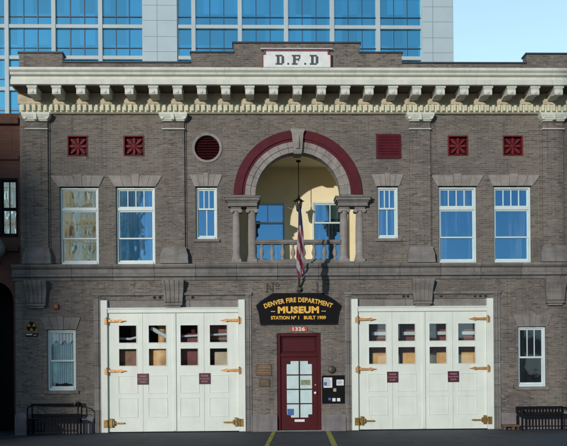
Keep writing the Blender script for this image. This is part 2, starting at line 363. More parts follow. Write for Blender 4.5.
# sandstone door surrounds, plinth, lintel panels
for sx in (-1, 1):
    t = MB()
    for xa, xb, d in ((1.30, 1.36, .03), (1.36, 1.41, .055), (1.41, 1.47, .025), (5.445, 5.50, .025), (5.50, 5.56, .055), (5.56, 5.64, .03)):
        a, b = sorted((sx*xa, sx*xb)); t.bbox(a, b, LY-d, LY+.4, 0 if d != .055 else 0.002, 3.78, .008)
    t.bbox(min(sx*1.30, sx*5.64)-.02, max(sx*1.30, sx*5.64)+.02, LY-.065, LY+.01, 3.78, 3.85, .01)
    t.box(min(sx*1.472, sx*5.443), max(sx*1.472, sx*5.443), LY+.04, LY+.4, 3.44, 3.775)
    t.build('garage_door_surround', M_STD, ST)
for a, b in ((-7.80, -5.645), (-1.295, -.605), (.625, 1.295), (5.645, 7.80)): MB().prism([(LY+.01, 0), (LY-.07, 0), (LY-.07, .36), (LY-.02, .46), (LY+.01, .46)], a, b).build('plinth', M_PL, ST)
MB().box(-.62, .64, LY-.10, LY+.3, -.02, .03).build('doorstep', M_PL, ST)
# iron tie bolts above the garage doors
for x in (-4.0, -3.85, -2.95, 2.9, 3.02, 3.95, 4.9, 5.05, 5.2):
    MB().lathe([(.0, 0), (.035, 0), (.035, .03), (.0, .035)], n=10).build('tie_bolt', M_IRON, ST).matrix_world = Matrix.Translation((x, LY-.065, 3.74)) @ Matrix.Rotation(R(90), 4, 'X')

# belt course
bc = MB().prism([(.02, 4.20), (-.10, 4.20), (-.12, 4.27), (-.20, 4.30), (-.20, 4.36), (-.15, 4.40), (-.15, 4.50), (-.22, 4.54), (-.25, 4.58), (-.25, 4.63), (.0, 4.65), (.02, 4.65)], -7.84, 7.84)
bc.build('belt_course', M_STB, ST)

# pilasters
def pilaster():
    sh = MB(); hw = .29
    sh.box(-hw, hw, -.085, .01, 4.95, 8.60); sh.box(-hw-.05, hw+.05, -.03, .01, 4.95, 8.62)
    o = sh.build('pilaster', M_BR, ST)
    b = MB(); w0, w1 = .385, .31
    b.rings([[(-w, -d, z), (w, -d, z), (w, .0, z), (-w, .0, z)] for w, d, z in ((w0, .22, 4.652), (w0, .22, 4.72), (w0-.01, .21, 4.74), (w0-.01, .20, 4.90), (w0-.03, .19, 4.95), (w1+.02, .165, 5.04), (w1+.02, .165, 5.08), (w1, .15, 5.10))])
    b.build('base', M_ST, o)
    c = MB()
    c.rings([[(-w, -d, z), (w, -d, z), (w, .0, z), (-w, .0, z)] for w, d, z in ((.30, .15, 8.57), (.31, .17, 8.60), (.34, .19, 8.62), (.34, .19, 8.645), (.36, .21, 8.66), (.38, .23, 8.71), (.385, .24, 8.725), (.385, .24, 8.79))])
    c.bbox(-.04, .04, -.26, -.1, 8.585, 8.77, .015); c.bbox(-.31, .31, -.155, .0, 8.345, 8.375, .01)
    for s_ in (-1, 1):
        c.rings([[(s_*.30+.05*math.cos(2*PI*i/10), y, 8.66+.05*math.sin(2*PI*i/10)) for i in range(10)] for y in (-.215, -.05)])
    c.build('capital', M_CREAM, o)
    return o
p0 = pilaster(); p0.location.x = -7.15
for x in (-3.405, 3.425, 7.155): copy_tree(p0, ST, (x, 0, 0))

# consoles under the belt course
def console():
    c = MB(); n = 9
    for k in range(n):                      # reeded front
        x0, x1 = -.30+k*.6/n, -.30+(k+1)*.6/n
        def ring(z, d):
            t = (z-3.48)/.70; s_ = .80+.20*t
            dd = d - (.022 if k % 2 else 0)
            return [(x0*s_, LY-dd, z), (x1*s_, LY-dd, z), (x1*s_, LY+.01, z), (x0*s_, LY+.01, z)]
        c.rings([ring(z, d) for z, d in ((3.56, .09), (3.60, .13), (3.70, .14), (3.80, .13), (3.90, .145), (4.0, .19), (4.08, .235), (4.14, .25), (4.19, .25))])
    c.bbox(-.25, .25, LY-.15, LY+.01, 3.50, 3.56, .01); c.bbox(-.21, .21, LY-.10, LY+.01, 3.44, 3.50, .01)
    return c.build('console', M_ST, ST)
c0 = console(); c0.location.x = -7.18
for x in (-3.44, 3.46, 7.17): copy_tree(c0, ST, (x, 0, 0))

# cornice
cp = [(.0, 9.352), (-.76, 9.352), (-.80, 9.365), (-.80, 9.50), (-.74, 9.515), (-.74, 9.585), (-.80, 9.60), (-.83, 9.62), (-.84, 9.67), (-.88, 9.70), (-.90, 9.72), (-.90, 9.785), (.0, 9.84)]
CO = MB().prism(cp, -7.66, 7.66).build('cornice', M_CREAM, ST)
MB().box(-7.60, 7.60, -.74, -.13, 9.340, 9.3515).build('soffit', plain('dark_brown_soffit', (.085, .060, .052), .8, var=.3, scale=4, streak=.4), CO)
fr = MB().prism([(.0, 9.06), (-.10, 9.06), (-.10, 9.31), (-.13, 9.33), (-.13, 9.3515), (.0, 9.3515)], -7.66, 7.66)
fr.build('frieze', plain('tan_frieze_paint', (.50, .42, .31), .7, var=.2, scale=5, streak=.4), ST)
db = MB().prism([(.0, 8.792), (-.07, 8.792), (-.12, 8.82), (-.09, 8.835), (-.09, 9.04), (-.14, 9.05), (-.14, 9.058), (.0, 9.058)], -7.62, 7.62)
x = -7.55
while x < 7.5:
    db.bbox(x, x+.080, -.175, -.091, 8.85, 9.03, .008); x += .1545
db.build('dentil_band', M_DENT, ST)
def modillion():
    m = MB()
    pr = [(-.08, 9.30), (-.08, 9.10)]
    pr = [(-.08, 9.30), (-.08, 9.15), (-.20, 9.14), (-.35, 9.17), (-.48, 9.17), (-.58, 9.13), (-.66, 9.115), (-.705, 9.13), (-.72, 9.17), (-.715, 9.22), (-.705, 9.30)]
    m.prism(pr, -.115, .115); m.prism([(a*1.006-.002, b-.003 if b < 9.28 else b) for a, b in pr], -.04, .04)
    m.prism([(-.07, 9.30), (-.735, 9.30), (-.745, 9.32), (-.745, 9.345), (-.07, 9.345)], -.135, .135)
    m.bbox(-.112, .112, -.728, -.10, 9.27, 9.299, .008)
    m.bbox(-.035, .035, -.745, -.7, 9.15, 9.21, .012)
    return m.build('modillion', M_CREAM, CO)
m0 = modillion(); m0.location.x = -7.11
for k in range(1, 23): copy_tree(m0, CO, (-7.11+k*.6464, 0, 0))
# parapet
pa = MB(); pc = MB()
for a, b, z in ((-7.66, -6.47, 10.50), (-6.47, -2.92, 10.235), (-2.92, -1.745, 10.52), (-1.745, 1.788, 10.79), (1.788, 2.96, 10.52), (2.96, 6.475, 10.235), (6.475, 7.66, 10.50)):
    pa.box(a, b, .06, .40, 9.70, z); e = .03 if z > 10.3 else -.0
    pc.bbox(a-e, b+e, .02, .44, z, z+.045, .01)
pp = pa.build('parapet', M_BR, ST); pc.build('coping', M_COP, pp)

# arch: red painted outer ring, sandstone inner ring, keystone
def ring_mb(r0, r1, y0, y1, side=1, gap=.085, n=48, seg=None):
    m = MB(); a_s = [PI*i/n for i in range(n+1)]
    for i in (range(n//2) if side > 0 else range(n//2, n)):
        a0, a1 = a_s[i], a_s[i+1]
        if seg and i % seg == 0: a0 += .006
        if abs((a0+a1)/2-PI/2) < gap: continue
        P = lambda r, a, y: (AX+r*math.cos(a), y, AZ+r*math.sin(a))
        m.face([P(r0,a0,y0),P(r1,a0,y0),P(r1,a1,y0),P(r0,a1,y0)]); m.face([P(r1,a0,y0),P(r1,a0,y1),P(r1,a1,y1),P(r1,a1,y0)])
        m.face([P(r0,a0,y0),P(r0,a1,y0),P(r0,a1,y1),P(r0,a0,y1)])
        m.face([P(r0,a0,y0),P(r0,a0,y1),P(r1,a0,y1),P(r1,a0,y0)]); m.face([P(r0,a1,y0),P(r1,a1,y0),P(r1,a1,y1),P(r0,a1,y1)])
    return m
for sd in (1, -1):
    ring_mb(1.55, RO, -.07, .05, sd).build('arch_trim', M_RED, ST)
    ring_mb(RM+.0, 1.551, -.035, .05, sd).build('arch_fillet', M_RED, ST)
    ring_mb(RI, 1.32, -.02, .36, sd, seg=3).build('arch_stones', M_STL, ST)
    ring_mb(1.322, RM-.002, -.045, .05, sd, seg=3).build('arch_moulding', M_STL, ST)
k = MB()
k.rings([[(AX-w, -d, z), (AX+w, -d, z), (AX+w, .35, z), (AX-w, .35, z)] for w, d, z in ((.105, .10, AZ+RI-.06), (.12, .13, AZ+RI+.02), (.155, .16, AZ+1.62), (.165, .18, AZ+1.70), (.19, .18, AZ+1.72), (.19, .15, AZ+RO+.02))])
k.bbox(AX-.05, AX+.05, -.19, -.1, AZ+1.25, AZ+1.62, .02)
k.build('keystone', M_STL, ST)

# loggia behind the arch
D0, D1 = .36, 2.10
lg = MB()
lg.face([(-2.3,D1,4.66),(2.3,D1,4.66),(2.3,D1,7.82),(-2.3,D1,7.82)])
lg.face([(-2.3,D0,4.66),(-2.3,D1,4.66),(-2.3,D1,7.82),(-2.3,D0,7.82)]); lg.face([(2.3,D0,4.66),(2.3,D0,7.82),(2.3,D1,7.82),(2.3,D1,4.66)])
lg.face([(-2.3,D0,7.82),(-2.3,D1,7.82),(2.3,D1,7.82),(2.3,D0,7.82)])
# plastered back of the front wall, so the balcony is closed
for i in range(24):
    a0, a1 = PI*i/24, PI*(i+1)/24
    P = lambda r, a: (AX+r*math.cos(a), D0, AZ+r*math.sin(a))
    def rq(a):
        c, s_ = math.cos(a), math.sin(a); kk = min(2.28/max(abs(c), 1e-6), 1.26/max(abs(s_), 1e-6)); return (AX+kk*c, D0, AZ+kk*s_)
    lg.face([P(RI, a0), P(RI, a1), rq(a1), rq(a0)])
for s_ in (-1, 1): lg.box(*sorted((s_*1.80, s_*2.29)), D0-.001, D0+.012, 4.67, AZ)
lg.build('balcony_wall', M_YEL, ST)
fl = MB().box(-2.29, 2.29, -.10, D1-.002, 4.655, 4.70); fl.build('balcony_floor', M_ST, ST)
jb = MB()
for s_ in (-1, 1):
    a, b = sorted((AX+s_*1.86, AX+s_*1.785)); jb.box(a, b, -.001, D0, 4.70, 6.22)
jb.build('jamb', M_BR, ST)

# entablature blocks and columns
for s_ in (-1, 1):
    c = AX+s_*1.53
    e = MB()
    i0, i1 = (c-.44, c+.42)
    e.bbox(i0+.02, i1-.02, -.17, D0, 6.22, 6.33, .012); e.bbox(i0-.01, i1+.01, -.20, D0, 6.33, 6.37, .012); e.bbox(i0-.05, i1+.05, -.25, D0, 6.37, 6.45, .02); e.bbox(i0-.07, i1+.07, -.27, D0, 6.45, 6.49, .01)
    e.bbox(AX+s_*1.5-.30, AX+s_*1.5+.30, -.05, D0, 6.49, 6.56, .01)
    e.build('entablature', M_ST, ST)
    for cx in (AX+s_*1.72, AX+s_*1.28):
        cm = MB(); cy = .06
        cm.lathe([(.14, 4.78), (.14, 4.82), (.125, 4.85), (.13, 4.88), (.115, 4.90), (.118, 5.3), (.112, 5.8), (.102, 6.03), (.105, 6.035), (.105, 6.055), (.092, 6.06), (.105, 6.11)], cx, cy, 24)
        cm.bbox(cx-.14, cx+.14, cy-.14, cy+.14, 4.70, 4.78, .008); cm.bbox(cx-.145, cx+.145, cy-.145, cy+.145, 6.175, 6.22, .01)
        co = cm.build('column', M_STL, ST, True)
        v = MB()
        for q in (-1, 1):
            v.rings([[(cx+q*.115+.055*math.cos(2*PI*i/14), y, 6.115+.055*math.sin(2*PI*i/14)) for i in range(14)] for y in (cy-.135, cy+.13)])
            v.rings([[(cx+q*.115+.022*math.cos(2*PI*i/10), y, 6.115+.022*math.sin(2*PI*i/10)) for i in range(10)] for y in (cy-.15, cy+.13)])
        v.bbox(cx-.11, cx+.11, cy-.125, cy+.12, 6.11, 6.175, .008); v.build('capital', M_STL, co, True)
# balustrade
ba = MB().bbox(AX-1.19, AX+1.19, -.06, .16, 5.22, 5.31, .02); ba.bbox(AX-1.19, AX+1.19, -.04, .14, 5.195, 5.22, .005)
ba.bbox(AX-1.19, AX+1.19, -.04, .14, 4.70, 4.77, .01); BA = ba.build('balustrade', M_ST, ST)
b0 = MB().lathe([(.06, 4.77), (.06, 4.80), (.03, 4.83), (.035, 4.86), (.062, 4.92), (.066, 4.97), (.05, 5.04), (.030, 5.10), (.028, 5.14), (.045, 5.16), (.045, 5.195)], 0, .05, 14).build('baluster', M_STL, BA, True)
b0.location.x = AX-1.02
for i in range(1, 8): copy_tree(b0, BA, (AX-1.02+i*.2914, 0, 0))

# ---------------------------------------------------------------- windows
def window(name, cx, z0, w, h, kind, y=.13, parent=None, glass=None, fm=None):
    """local: x centred, z up from sill, front at y"""
    glass = glass or M_GW; fm = fm or M_WIN; parent = parent or ST
    hw = w/2; f = MB(); t = .055
    f.bbox(-hw, -hw+t, y-.05, y+.07, 0, h, .008); f.bbox(hw-t, hw, y-.05, y+.07, 0, h, .008)
    f.bbox(-hw+t, hw-t, y-.05, y+.07, h-t, h, .008); f.bbox(-hw+t, hw-t, y-.07, y+.07, 0, t+.015, .008)
    o = f.build(name, fm, parent); o.location = (cx, 0, z0)
    s = MB(); g = MB(); i = hw-t; m = .035
    def sash(za, zb, yy, cols, bot=.05, top=.035):
        s.bbox(-i, -i+m, yy, yy+.04, za, zb, .004); s.bbox(i-m, i, yy, yy+.04, za, zb, .004)
        s.bbox(-i+m, i-m, yy, yy+.04, zb-top, zb, .004); s.bbox(-i+m, i-m, yy, yy+.04, za, za+bot, .004)
        for c in range(1, cols): x_ = -i+m+(2*i-2*m)*c/cols; s.bbox(x_-.014, x_+.014, yy+.005, yy+.035, za+bot, zb-top, .004)
        g.face([(-i+m,yy+.02,za+bot),(i-m,yy+.02,za+bot),(i-m,yy+.02,zb-top),(-i+m,yy+.02,zb-top)])
    b = t+.015
    if kind == 'transom':
        tz = h-.64; s.bbox(-i, i, y-.045, y+.05, tz, tz+.09, .006)
        sash(tz+.09, h-t, y+.0, 4, .03, .03); sash(b, h*.345, y+.02, 1); sash(h*.345-.03, tz, y-.01, 1, .04)
    elif kind == 'plain_transom':
        tz = h-.64; s.bbox(-i, i, y-.045, y+.05, tz, tz+.07, .006); sash(tz+.07, h-t, y, 1, .03, .03); sash(b, h*.345, y+.02, 1); sash(h*.345-.03, tz, y-.01, 1, .04)
    elif kind == 'small': sash(b, h*.60, y+.02, 2); sash(h*.60-.04, h-t, y-.01, 3)
    elif kind == 'three': sash(b, h*.50, y+.02, 1); sash(h*.50-.04, h-t, y-.01, 3)
    elif kind == 'curtain': sash(b, h*.50, y+.02, 1); sash(h*.50-.04, h-t, y-.01, 1)
    elif kind == 'porch': sash(b, h*.70, y+.02, 1, .09); sash(h*.70-.03, h-t, y-.01, 2)
    elif kind == 'two': sash(b, h*.48, y+.02, 2); sash(h*.48, h-t, y, 2)
    s.build('sash', fm, o); g.build('pane', glass, o)
    return o
M_GN = glassy('clear_mirroring_glass', (.97, .95, .92), (.01, .01, .012), .95, .015, .0016, wsc=(1.2, 1.2, .40))
for i, (a, b) in enumerate(WBIG): window('window', (a+b)/2, 4.66, b-a, 2.13, 'plain_transom' if i == 0 else 'transom', glass=M_GN if i == 0 else None)
for a, b in WSM: window('window', (a+b)/2, 5.34, b-a, 1.45, 'small')
def lintel(x0b, x1b, zb, x0t, x1t, zt, y, key=1, name='lintel', n=5, m=M_STL):
    mb = MB(); ws = [1.1, .95, .8, .95, 1.1] if n == 5 else [1]*n; T = sum(ws); acc = 0
    for i, w in enumerate(ws):
        a, b = acc/T, (acc+w)/T; acc += w
        g = .004; up = .035 if (i == n//2 and key) else 0; d = .045 if i == n//2 else .03
        xa, xb = x0b+(x1b-x0b)*a+g, x0b+(x1b-x0b)*b-g; xc, xd = x0t+(x1t-x0t)*a+g, x0t+(x1t-x0t)*b-g
        mb.prism([(xa, zb), (xb, zb), (xd, zt+up), (xc, zt+up)], y-d, y+.05, axis='y')
    return mb.build(name, m, ST)
for (a, b), (c, d) in zip(WBIG, ((-6.815, -5.33), (-5.225, -3.735), (3.735, 5.225), (5.33, 6.815))): lintel(a-.03, b+.03, 6.80, c, d, 7.10, 0)
for a, b in WSM: lintel(a-.03, b+.03, 6.80, a-.16, b+.16, 7.13, 0)
for s_ in (-1, 1): lintel(s_*6.532-.42, s_*6.532+.42, 2.862, s_*6.555-.56, s_*6.555+.56, 3.19, LY, m=M_ST)
for a, b in WSM: MB().bbox(a-.07, b+.07, -.06, .12, 5.26, 5.339, .01).build('sill', M_ST, ST)
for s_ in (-1, 1): MB().bbox(s_*6.532-.47, s_*6.532+.47, LY-.06, LY+.12, 1.09, 1.177, .01).build('sill', M_ST, ST)
window('window', 6.532, 1.178, .787, 1.68, 'three', .06, glass=glassy('dark_window_glass', (.10, .13, .16), (.010, .007, .008), .35))
lw = window('window', -6.532, 1.178, .787, 1.68, 'curtain', .06, glass=M_CG)
# lace curtain and valance behind the lower left window
cu = MB(); n = 60
pts = [(-.33+.66*i/n, .16+.018*math.sin(i*1.15)+.008*math.sin(i*2.7)) for i in range(n+1)]
for i in range(n):
    (a, ya), (b, yb) = pts[i], pts[i+1]; cu.face([(a, ya, .10), (b, yb, .10), (b, yb, 1.60), (a, ya, 1.60)])
cu.build('curtain', M_CURT, lw)
va = MB(); n = 70
for i in range(n):
    a, b = -.34+.68*i/n, -.34+.68*(i+1)/n; f = lambda q: .11+.025*math.sin(q*70); d = lambda q: 1.33+.05*math.sin(q*28)
    va.face([(a, f(a), d(a)), (b, f(b), d(b)), (b, f(b)*.98, 1.60), (a, f(a)*.98, 1.60)])
va.build('valance', M_PAPER, lw)
MB().box(-.5, .5, .30, .31, -.1, 1.8).build('dark_backing', M_BLK, lw)  # black sheet painted in for the unlit room behind the curtain
MB().rings([[(x_, .12+.03*math.cos(t), .16+(.035+.02*math.sin(x_*23))*math.sin(t)) for t in (0, 1.2, 2.4, 3.6, 4.8)] for x_ in (-.2, -.1, 0, .08, .16, .24)]).build('draught_stopper', M_BLK, lw)

# balcony doors
for cx in (-.80, 1.08): window('balcony_window', cx, 4.70, 1.08, 2.06, 'porch', D1-.07)

# red vents with rosette petals
M_RPET = plain('vent_red_paint', (.15, .014, .020), .6, var=.25, scale=5, spec=.2)
def star_vent(cx):
    v = MB(); z = 7.925; v.box(cx-.285, cx+.285, .10, .13, z-.285, z+.285)
    o = v.build('vent', M_REDD, ST)
    f = MB()
    for a, b, c, d in ((-.285, -.245, -.285, .285), (.245, .285, -.285, .285), (-.245, .245, -.285, -.25), (-.245, .245, .25, .285)): f.bbox(cx+a, cx+b, -.015, .11, z+c, z+d, .005)
    for q in range(8):
        a = q*PI/4; L = .235 if q % 2 == 0 else .285; ca, sa = math.cos(a), math.sin(a)
        pr = [(.045, -.012), (L*.55, -.038), (L*.92, -.030), (L, 0), (L*.92, .030), (L*.55, .038), (.045, .012)]
        f.prism([(cx+r*ca-t*sa, z+r*sa+t*ca) for r, t in pr], .03, .099, axis='y')
    f.rings([[(cx+r*math.cos(2*PI*i/12), y, z+r*math.sin(2*PI*i/12)) for i in range(12)] for r, y in ((.055, .09), (.055, .03), (.035, .015))])
    f.build('rosette_grille', M_RPET, o)
for cx in (-6.055, -4.51, 4.51, 6.055): star_vent(cx)
# round opening: stone ring and dark red louvred disc
rg = MB(); cx, cz = -2.49, 7.87
for i in range(32):
    a0, a1 = 2*PI*i/32, 2*PI*(i+1)/32; P = lambda r, a, y: (cx+r*math.cos(a), y, cz+r*math.sin(a))
    rg.face([P(.345,a0,-.02),P(.415,a0,-.03),P(.415,a1,-.03),P(.345,a1,-.02)]); rg.face([P(.345,a0,-.02),P(.345,a1,-.02),P(.345,a1,.2),P(.345,a0,.2)]); rg.face([P(.415,a0,-.03),P(.415,a0,.02),P(.415,a1,.02),P(.415,a1,-.03)])
rv = rg.build('round_window', M_STL, ST)
dd = MB().rings([[(cx+.346*math.cos(2*PI*i/32), y, cz+.346*math.sin(2*PI*i/32)) for i in range(32)] for y in (.13, .2)]); dd.build('shutter', M_REDD, rv)
dd = MB()
for k in range(-4, 5):
    z = cz+k*.075; w = math.sqrt(max(.01, .33**2-(k*.075)**2)); dd.prism([(.06, z-.03), (.072, z-.036), (.125, z+.028), (.113, z+.034)], cx-w, cx+w)
dd.build('louvre', M_REDD, rv)
# square maroon shutter, rounded corners
def rrect(cx, cz, w, h, r, n=5):
    out = []
    for sx, sz, a0 in ((1, 1, 0), (-1, 1, PI/2), (-1, -1, PI), (1, -1, 1.5*PI)):
        for i in range(n+1): a = a0+PI/2*i/n; out.append((cx+sx*(w/2-r)+r*math.cos(a), cz+sz*(h/2-r)+r*math.sin(a)))
    return out
sv = MB().prism(rrect(2.56, 7.907, .69, .685, .06), -.03, .1, axis='y'); SV = sv.build('square_shutter', M_RED, ST)
s2 = MB()
for k in range(7): z = 7.68+k*.078; s2.prism([(-.03, z), (-.055, z+.005), (-.035, z+.07), (-.03, z+.07)], 2.27, 2.85)
s2.build('louvre', M_RED, SV)

# ---------------------------------------------------------------- garage doors
def garage(cx):
    """local x = 0 at the middle of the opening"""
    G = empty('garage_door', (cx, 0, 0)); G.parent = ST
    hw = 1.985; y = LY-.02
    f = MB(); f.bbox(-hw, -hw+.185, y-.05, y+.12, 0.01, 3.655, .012); f.bbox(hw-.185, hw, y-.05, y+.12, 0.01, 3.655, .012)
    f.bbox(-hw+.185, hw-.185, y-.02, y+.12, 3.30, 3.435, .01); f.bbox(-hw+.15, hw-.15, y-.045, y+.1, 3.405, 3.445, .008)
    f.build('door_frame', M_DOOR, G)
    PC = (-1.257, -.44, .435, 1.243); pw = .235; z0, z1, z2, z3 = 1.85, 2.31, 2.485, 2.955
    seams = (-hw+.187, -.845, .0, .845, hw-.187)
    for q in range(4):
        xa, xb = seams[q]+.003, seams[q+1]-.003; c = PC[q]
        L = MB(); yy = y+.03
        hs = [(c-pw, c+pw, z0, z1), (c-pw, c+pw, z2, z3)]
        wall_sheet(L, xa, xb, .03, 3.295, yy, hs, .045)
        L.face([(xa,yy,.03),(xa,yy,3.295),(xa,yy+.05,3.295),(xa,yy+.05,.03)]); L.face([(xb,yy,.03),(xb,yy+.05,.03),(xb,yy+.05,3.295),(xb,yy,3.295)])
        wall_sheet(L, xa, xb, .03, 3.295, yy+.05, [h+(1,) for h in hs], 0)
        o = L.build('door_leaf', M_DOOR, G)
        t = MB()
        def mould(a, b, c_, d, w=.022, p=.012):
            t.bbox(a, b, yy-p, yy+.001, c_, c_+w, .005); t.bbox(a, b, yy-p, yy+.001, d-w, d, .005); t.bbox(a, a+w, yy-p, yy+.001, c_+w, d-w, .005); t.bbox(b-w, b, yy-p, yy+.001, c_+w, d-w, .005)
        for h in hs: mould(h[0]-.02, h[1]+.02, h[2]-.02, h[3]+.02, .02)
        mould(c-.27, c+.27, 1.08, 1.58); mould(c-.27, c+.27, .42, .96)
        t.build('moulding', M_DOOR, o)
        g = MB()
        for h in hs: g.face([(h[0],yy+.03,h[2]),(h[1],yy+.03,h[2]),(h[1],yy+.03,h[3]),(h[0],yy+.03,h[3])])
        g.build('pane', M_CG, o)
    MB().bbox(-.02, .075, y-.0, y+.03, .04, 3.29, .01).build('centre_batten', M_DOOR, G)
    MB().box(-hw+.19, hw-.19, y-.01, y+.1, .0, .028).build('threshold', M_BLK, G)
    for px in (-.845, .855):
        s = MB().bbox(px-.155, px+.155, y-.005, y+.028, 1.33, 1.63, .006); s = s.build('notice_plate', plate_m, G)
        for tx_, sz_, zz_ in (('PLEASE', .062, 1.555), ('DO NOT BLOCK', .045, 1.475), ('DOOR', .055, 1.40)): text_mb(tx_, sz_, .001, 1, None, px, y-.007, zz_, width=.26 if len(tx_) > 8 else None).build('lettering', M_PKL, s)
    for s_ in (-1, 1):
        for z, k in ((3.09, 0), (1.71, 0), (.27, 1)):
            h = MB(); e = s_*(hw-.19); yb = y-.06
            def bx(x0, x1, za, zb, d=.0, th=.035): a, b = sorted((e-s_*x0, e-s_*x1)); h.bbox(a, b, yb-d, yb-d+th, za, zb, .006)
            pr = [(0, -.035), (.08, -.035), (.30, -.028), (.36, -.045), (.42, -.02), (.52, 0), (.42, .02), (.36, .045), (.30, .028), (.08, .035), (0, .035)]
            if k: pr = [(0, -.04), (.10, -.04), (.12, -.02), (.44, -.018), (.46, 0), (.44, .018), (.12, .02), (.10, .04), (0, .04)]
            pr = [(e-s_*(a-.02), z+b) for a, b in pr]
            h.prism(pr if s_ > 0 else pr[::-1], yb+.02, yb+.08, axis='y')
            h.lathe([(.0, z-.11), (.022, z-.11), (.022, z+.06), (.035, z+.07), (.0, z+.10)], e+s_*.02, yb-.015, 10)
            bx(-.09, -.01, z-.10, z+.05); 
            if k: bx(-.12, -.02, z-.12, z+.09, .01); bx(.04, .12, z-.11, z+.13, .01); bx(.13, .17, z-.06, z+.07, .01)
            for b_ in (.10, .20, .29): h.lathe([(.0, z-.010), (.012, z-.006), (.012, z+.006), (.0, z+.010)], e-s_*b_, yb+.017, 8)
            h.build('hinge', M_BRD if k else M_BRASS, G)
    return G
plate_m = plain('maroon_notice_enamel', (.075, .008, .022), .4, var=.15, scale=12)
M_PKL = plain('faded_pink_lettering', (.45, .25, .30), .6, var=.2, scale=30)
G1 = garage(-3.457); G2 = garage(3.457)
# sliver of a slot under one notice plate
MB().bbox(2.54, 2.555, LY-.005, LY+.012, 1.12, 1.25, .002).build('mail_slit', M_BLK, G2)

# bay interiors (dark rooms)
r = MB()
for x0, x1 in ((-7.5, -1.2), (1.2, 7.5)):
    r.face([(x0,6,0.01),(x1,6,0.01),(x1,6,4.1),(x0,6,4.1)]); r.face([(x0,.35,.01),(x0,6,.01),(x0,6,4.1),(x0,.35,4.1)]); r.face([(x1,.35,.01),(x1,6,.01),(x1,6,4.1),(x1,.35,4.1)])
    r.face([(x0,-.0,4.1),(x1,-.0,4.1),(x1,6,4.1),(x0,6,4.1)]); r.face([(x0,.0,.012),(x1,.0,.012),(x1,6,.012),(x0,6,.012)])
r.build('interior_wall', M_INT, ST)

# ---------------------------------------------------------------- entrance door
E_ = empty('entrance_door', (0, 0, 0)); E_.parent = ST
ey = .02
f = MB(); f.bbox(-.60, -.50, ey-.05, ey+.2, .03, 2.72, .01); f.bbox(.52, .62, ey-.05, ey+.2, .03, 2.72, .01); f.bbox(-.50, .52, ey-.05, ey+.2, 2.63, 2.72, .01); f.bbox(-.50, .52, ey-.04, ey+.2, 2.06, 2.16, .01)
f.build('door_frame', M_DRED, E_)
tr = MB().box(-.50, .52, ey+.03, ey+.06, 2.16, 2.63); tr = tr.build('transom_panel', M_DRED, E_)
w = MB()
for a, b, c, d in ((-.46, .48, 2.19, 2.215), (-.46, .48, 2.575, 2.60), (-.46, -.435, 2.215, 2.575), (.455, .48, 2.215, 2.575)): w.bbox(a, b, ey+.018, ey+.031, c, d, .004)
w.build('moulding', M_REDD, tr)
L = MB(); la, lb = -.497, .517; gx0, gx1 = -.33, .37; rows = [.36+i*.40 for i in range(5)]
gm = (gx0+gx1)/2
L.box(la, lb, ey, ey+.045, .04, 2.055)
dl = L.build('door_leaf', M_DRED, E_)
g = MB(); bars = MB()
stp = .085
for r_ in range(4):
    for c_ in range(2):
        xa = gx0 if c_ == 0 else gm+.018; xb = gm-.018 if c_ == 0 else gx1
        za, zb = rows[r_]+.016, rows[r_+1]-.016
        if r_ in (0, 3):
            o_ = .11; sgn = (r_ == 3)
            if c_ == 0: pr = [(xa, za), (xb, za), (xb, zb), (xa+o_, zb), (xa+o_, zb-stp), (xa, zb-stp)] if sgn else [(xa, zb), (xa, za+stp), (xa+o_, za+stp), (xa+o_, za), (xb, za), (xb, zb)]
            else: pr = [(xa, za), (xb, za), (xb, zb-stp), (xb-o_, zb-stp), (xb-o_, zb), (xa, zb)] if sgn else [(xa, zb), (xa, za), (xb-o_, za), (xb-o_, za+stp), (xb, za+stp), (xb, zb)]
        else: pr = [(xa, za), (xb, za), (xb, zb), (xa, zb)]
        g.prism(pr, ey-.006, ey+.004, axis='y')
g.build('pane', M_GL2, dl)
bars.bbox(gm-.018, gm+.018, ey-.02, ey+.001, rows[0], rows[4], .004)
for r_ in rows[1:4]: bars.bbox(gx0-.01, gm-.018, ey-.02, ey+.001, r_-.016, r_+.016, .004); bars.bbox(gm+.018, gx1+.01, ey-.02, ey+.001, r_-.016, r_+.016, .004)
bars.build('muntin', M_DRED, dl)
MB().bbox(-.12, .16, ey-.018, ey+.002, .255, .325, .005).build('mail_slot', M_PAPER, dl)
kn = MB().rings([[(.455+r_*math.cos(2*PI*i/12), y, 1.06+r_*math.sin(2*PI*i/12)) for i in range(12)] for r_, y in ((.02, ey), (.018, ey-.04), (.035, ey-.055), (.035, ey-.075), (.01, ey-.085))]); kn.build('door_knob', M_WHT, dl, True)
kn = MB().rings([[(.465+.022*math.cos(2*PI*i/12), y, 1.28+.022*math.sin(2*PI*i/12)) for i in range(12)] for y in (ey+.001, ey-.02)]); kn.build('lock', M_BRASS, dl)
MB().box(-.32, -.14, ey-.014, ey-.007, .44, .62).build('blue_notice', M_BLUE, dl)
MB().box(.06, .33, ey-.010, ey-.007, 1.28, 1.42).build('photo_notice', plain('green_brown_photo', (.22, .25, .14), .6, var=.5, scale=14), dl)
MB().box(-.9, .9, .33, .36, 0, 2.9).build('interior_wall', M_INT, ST)

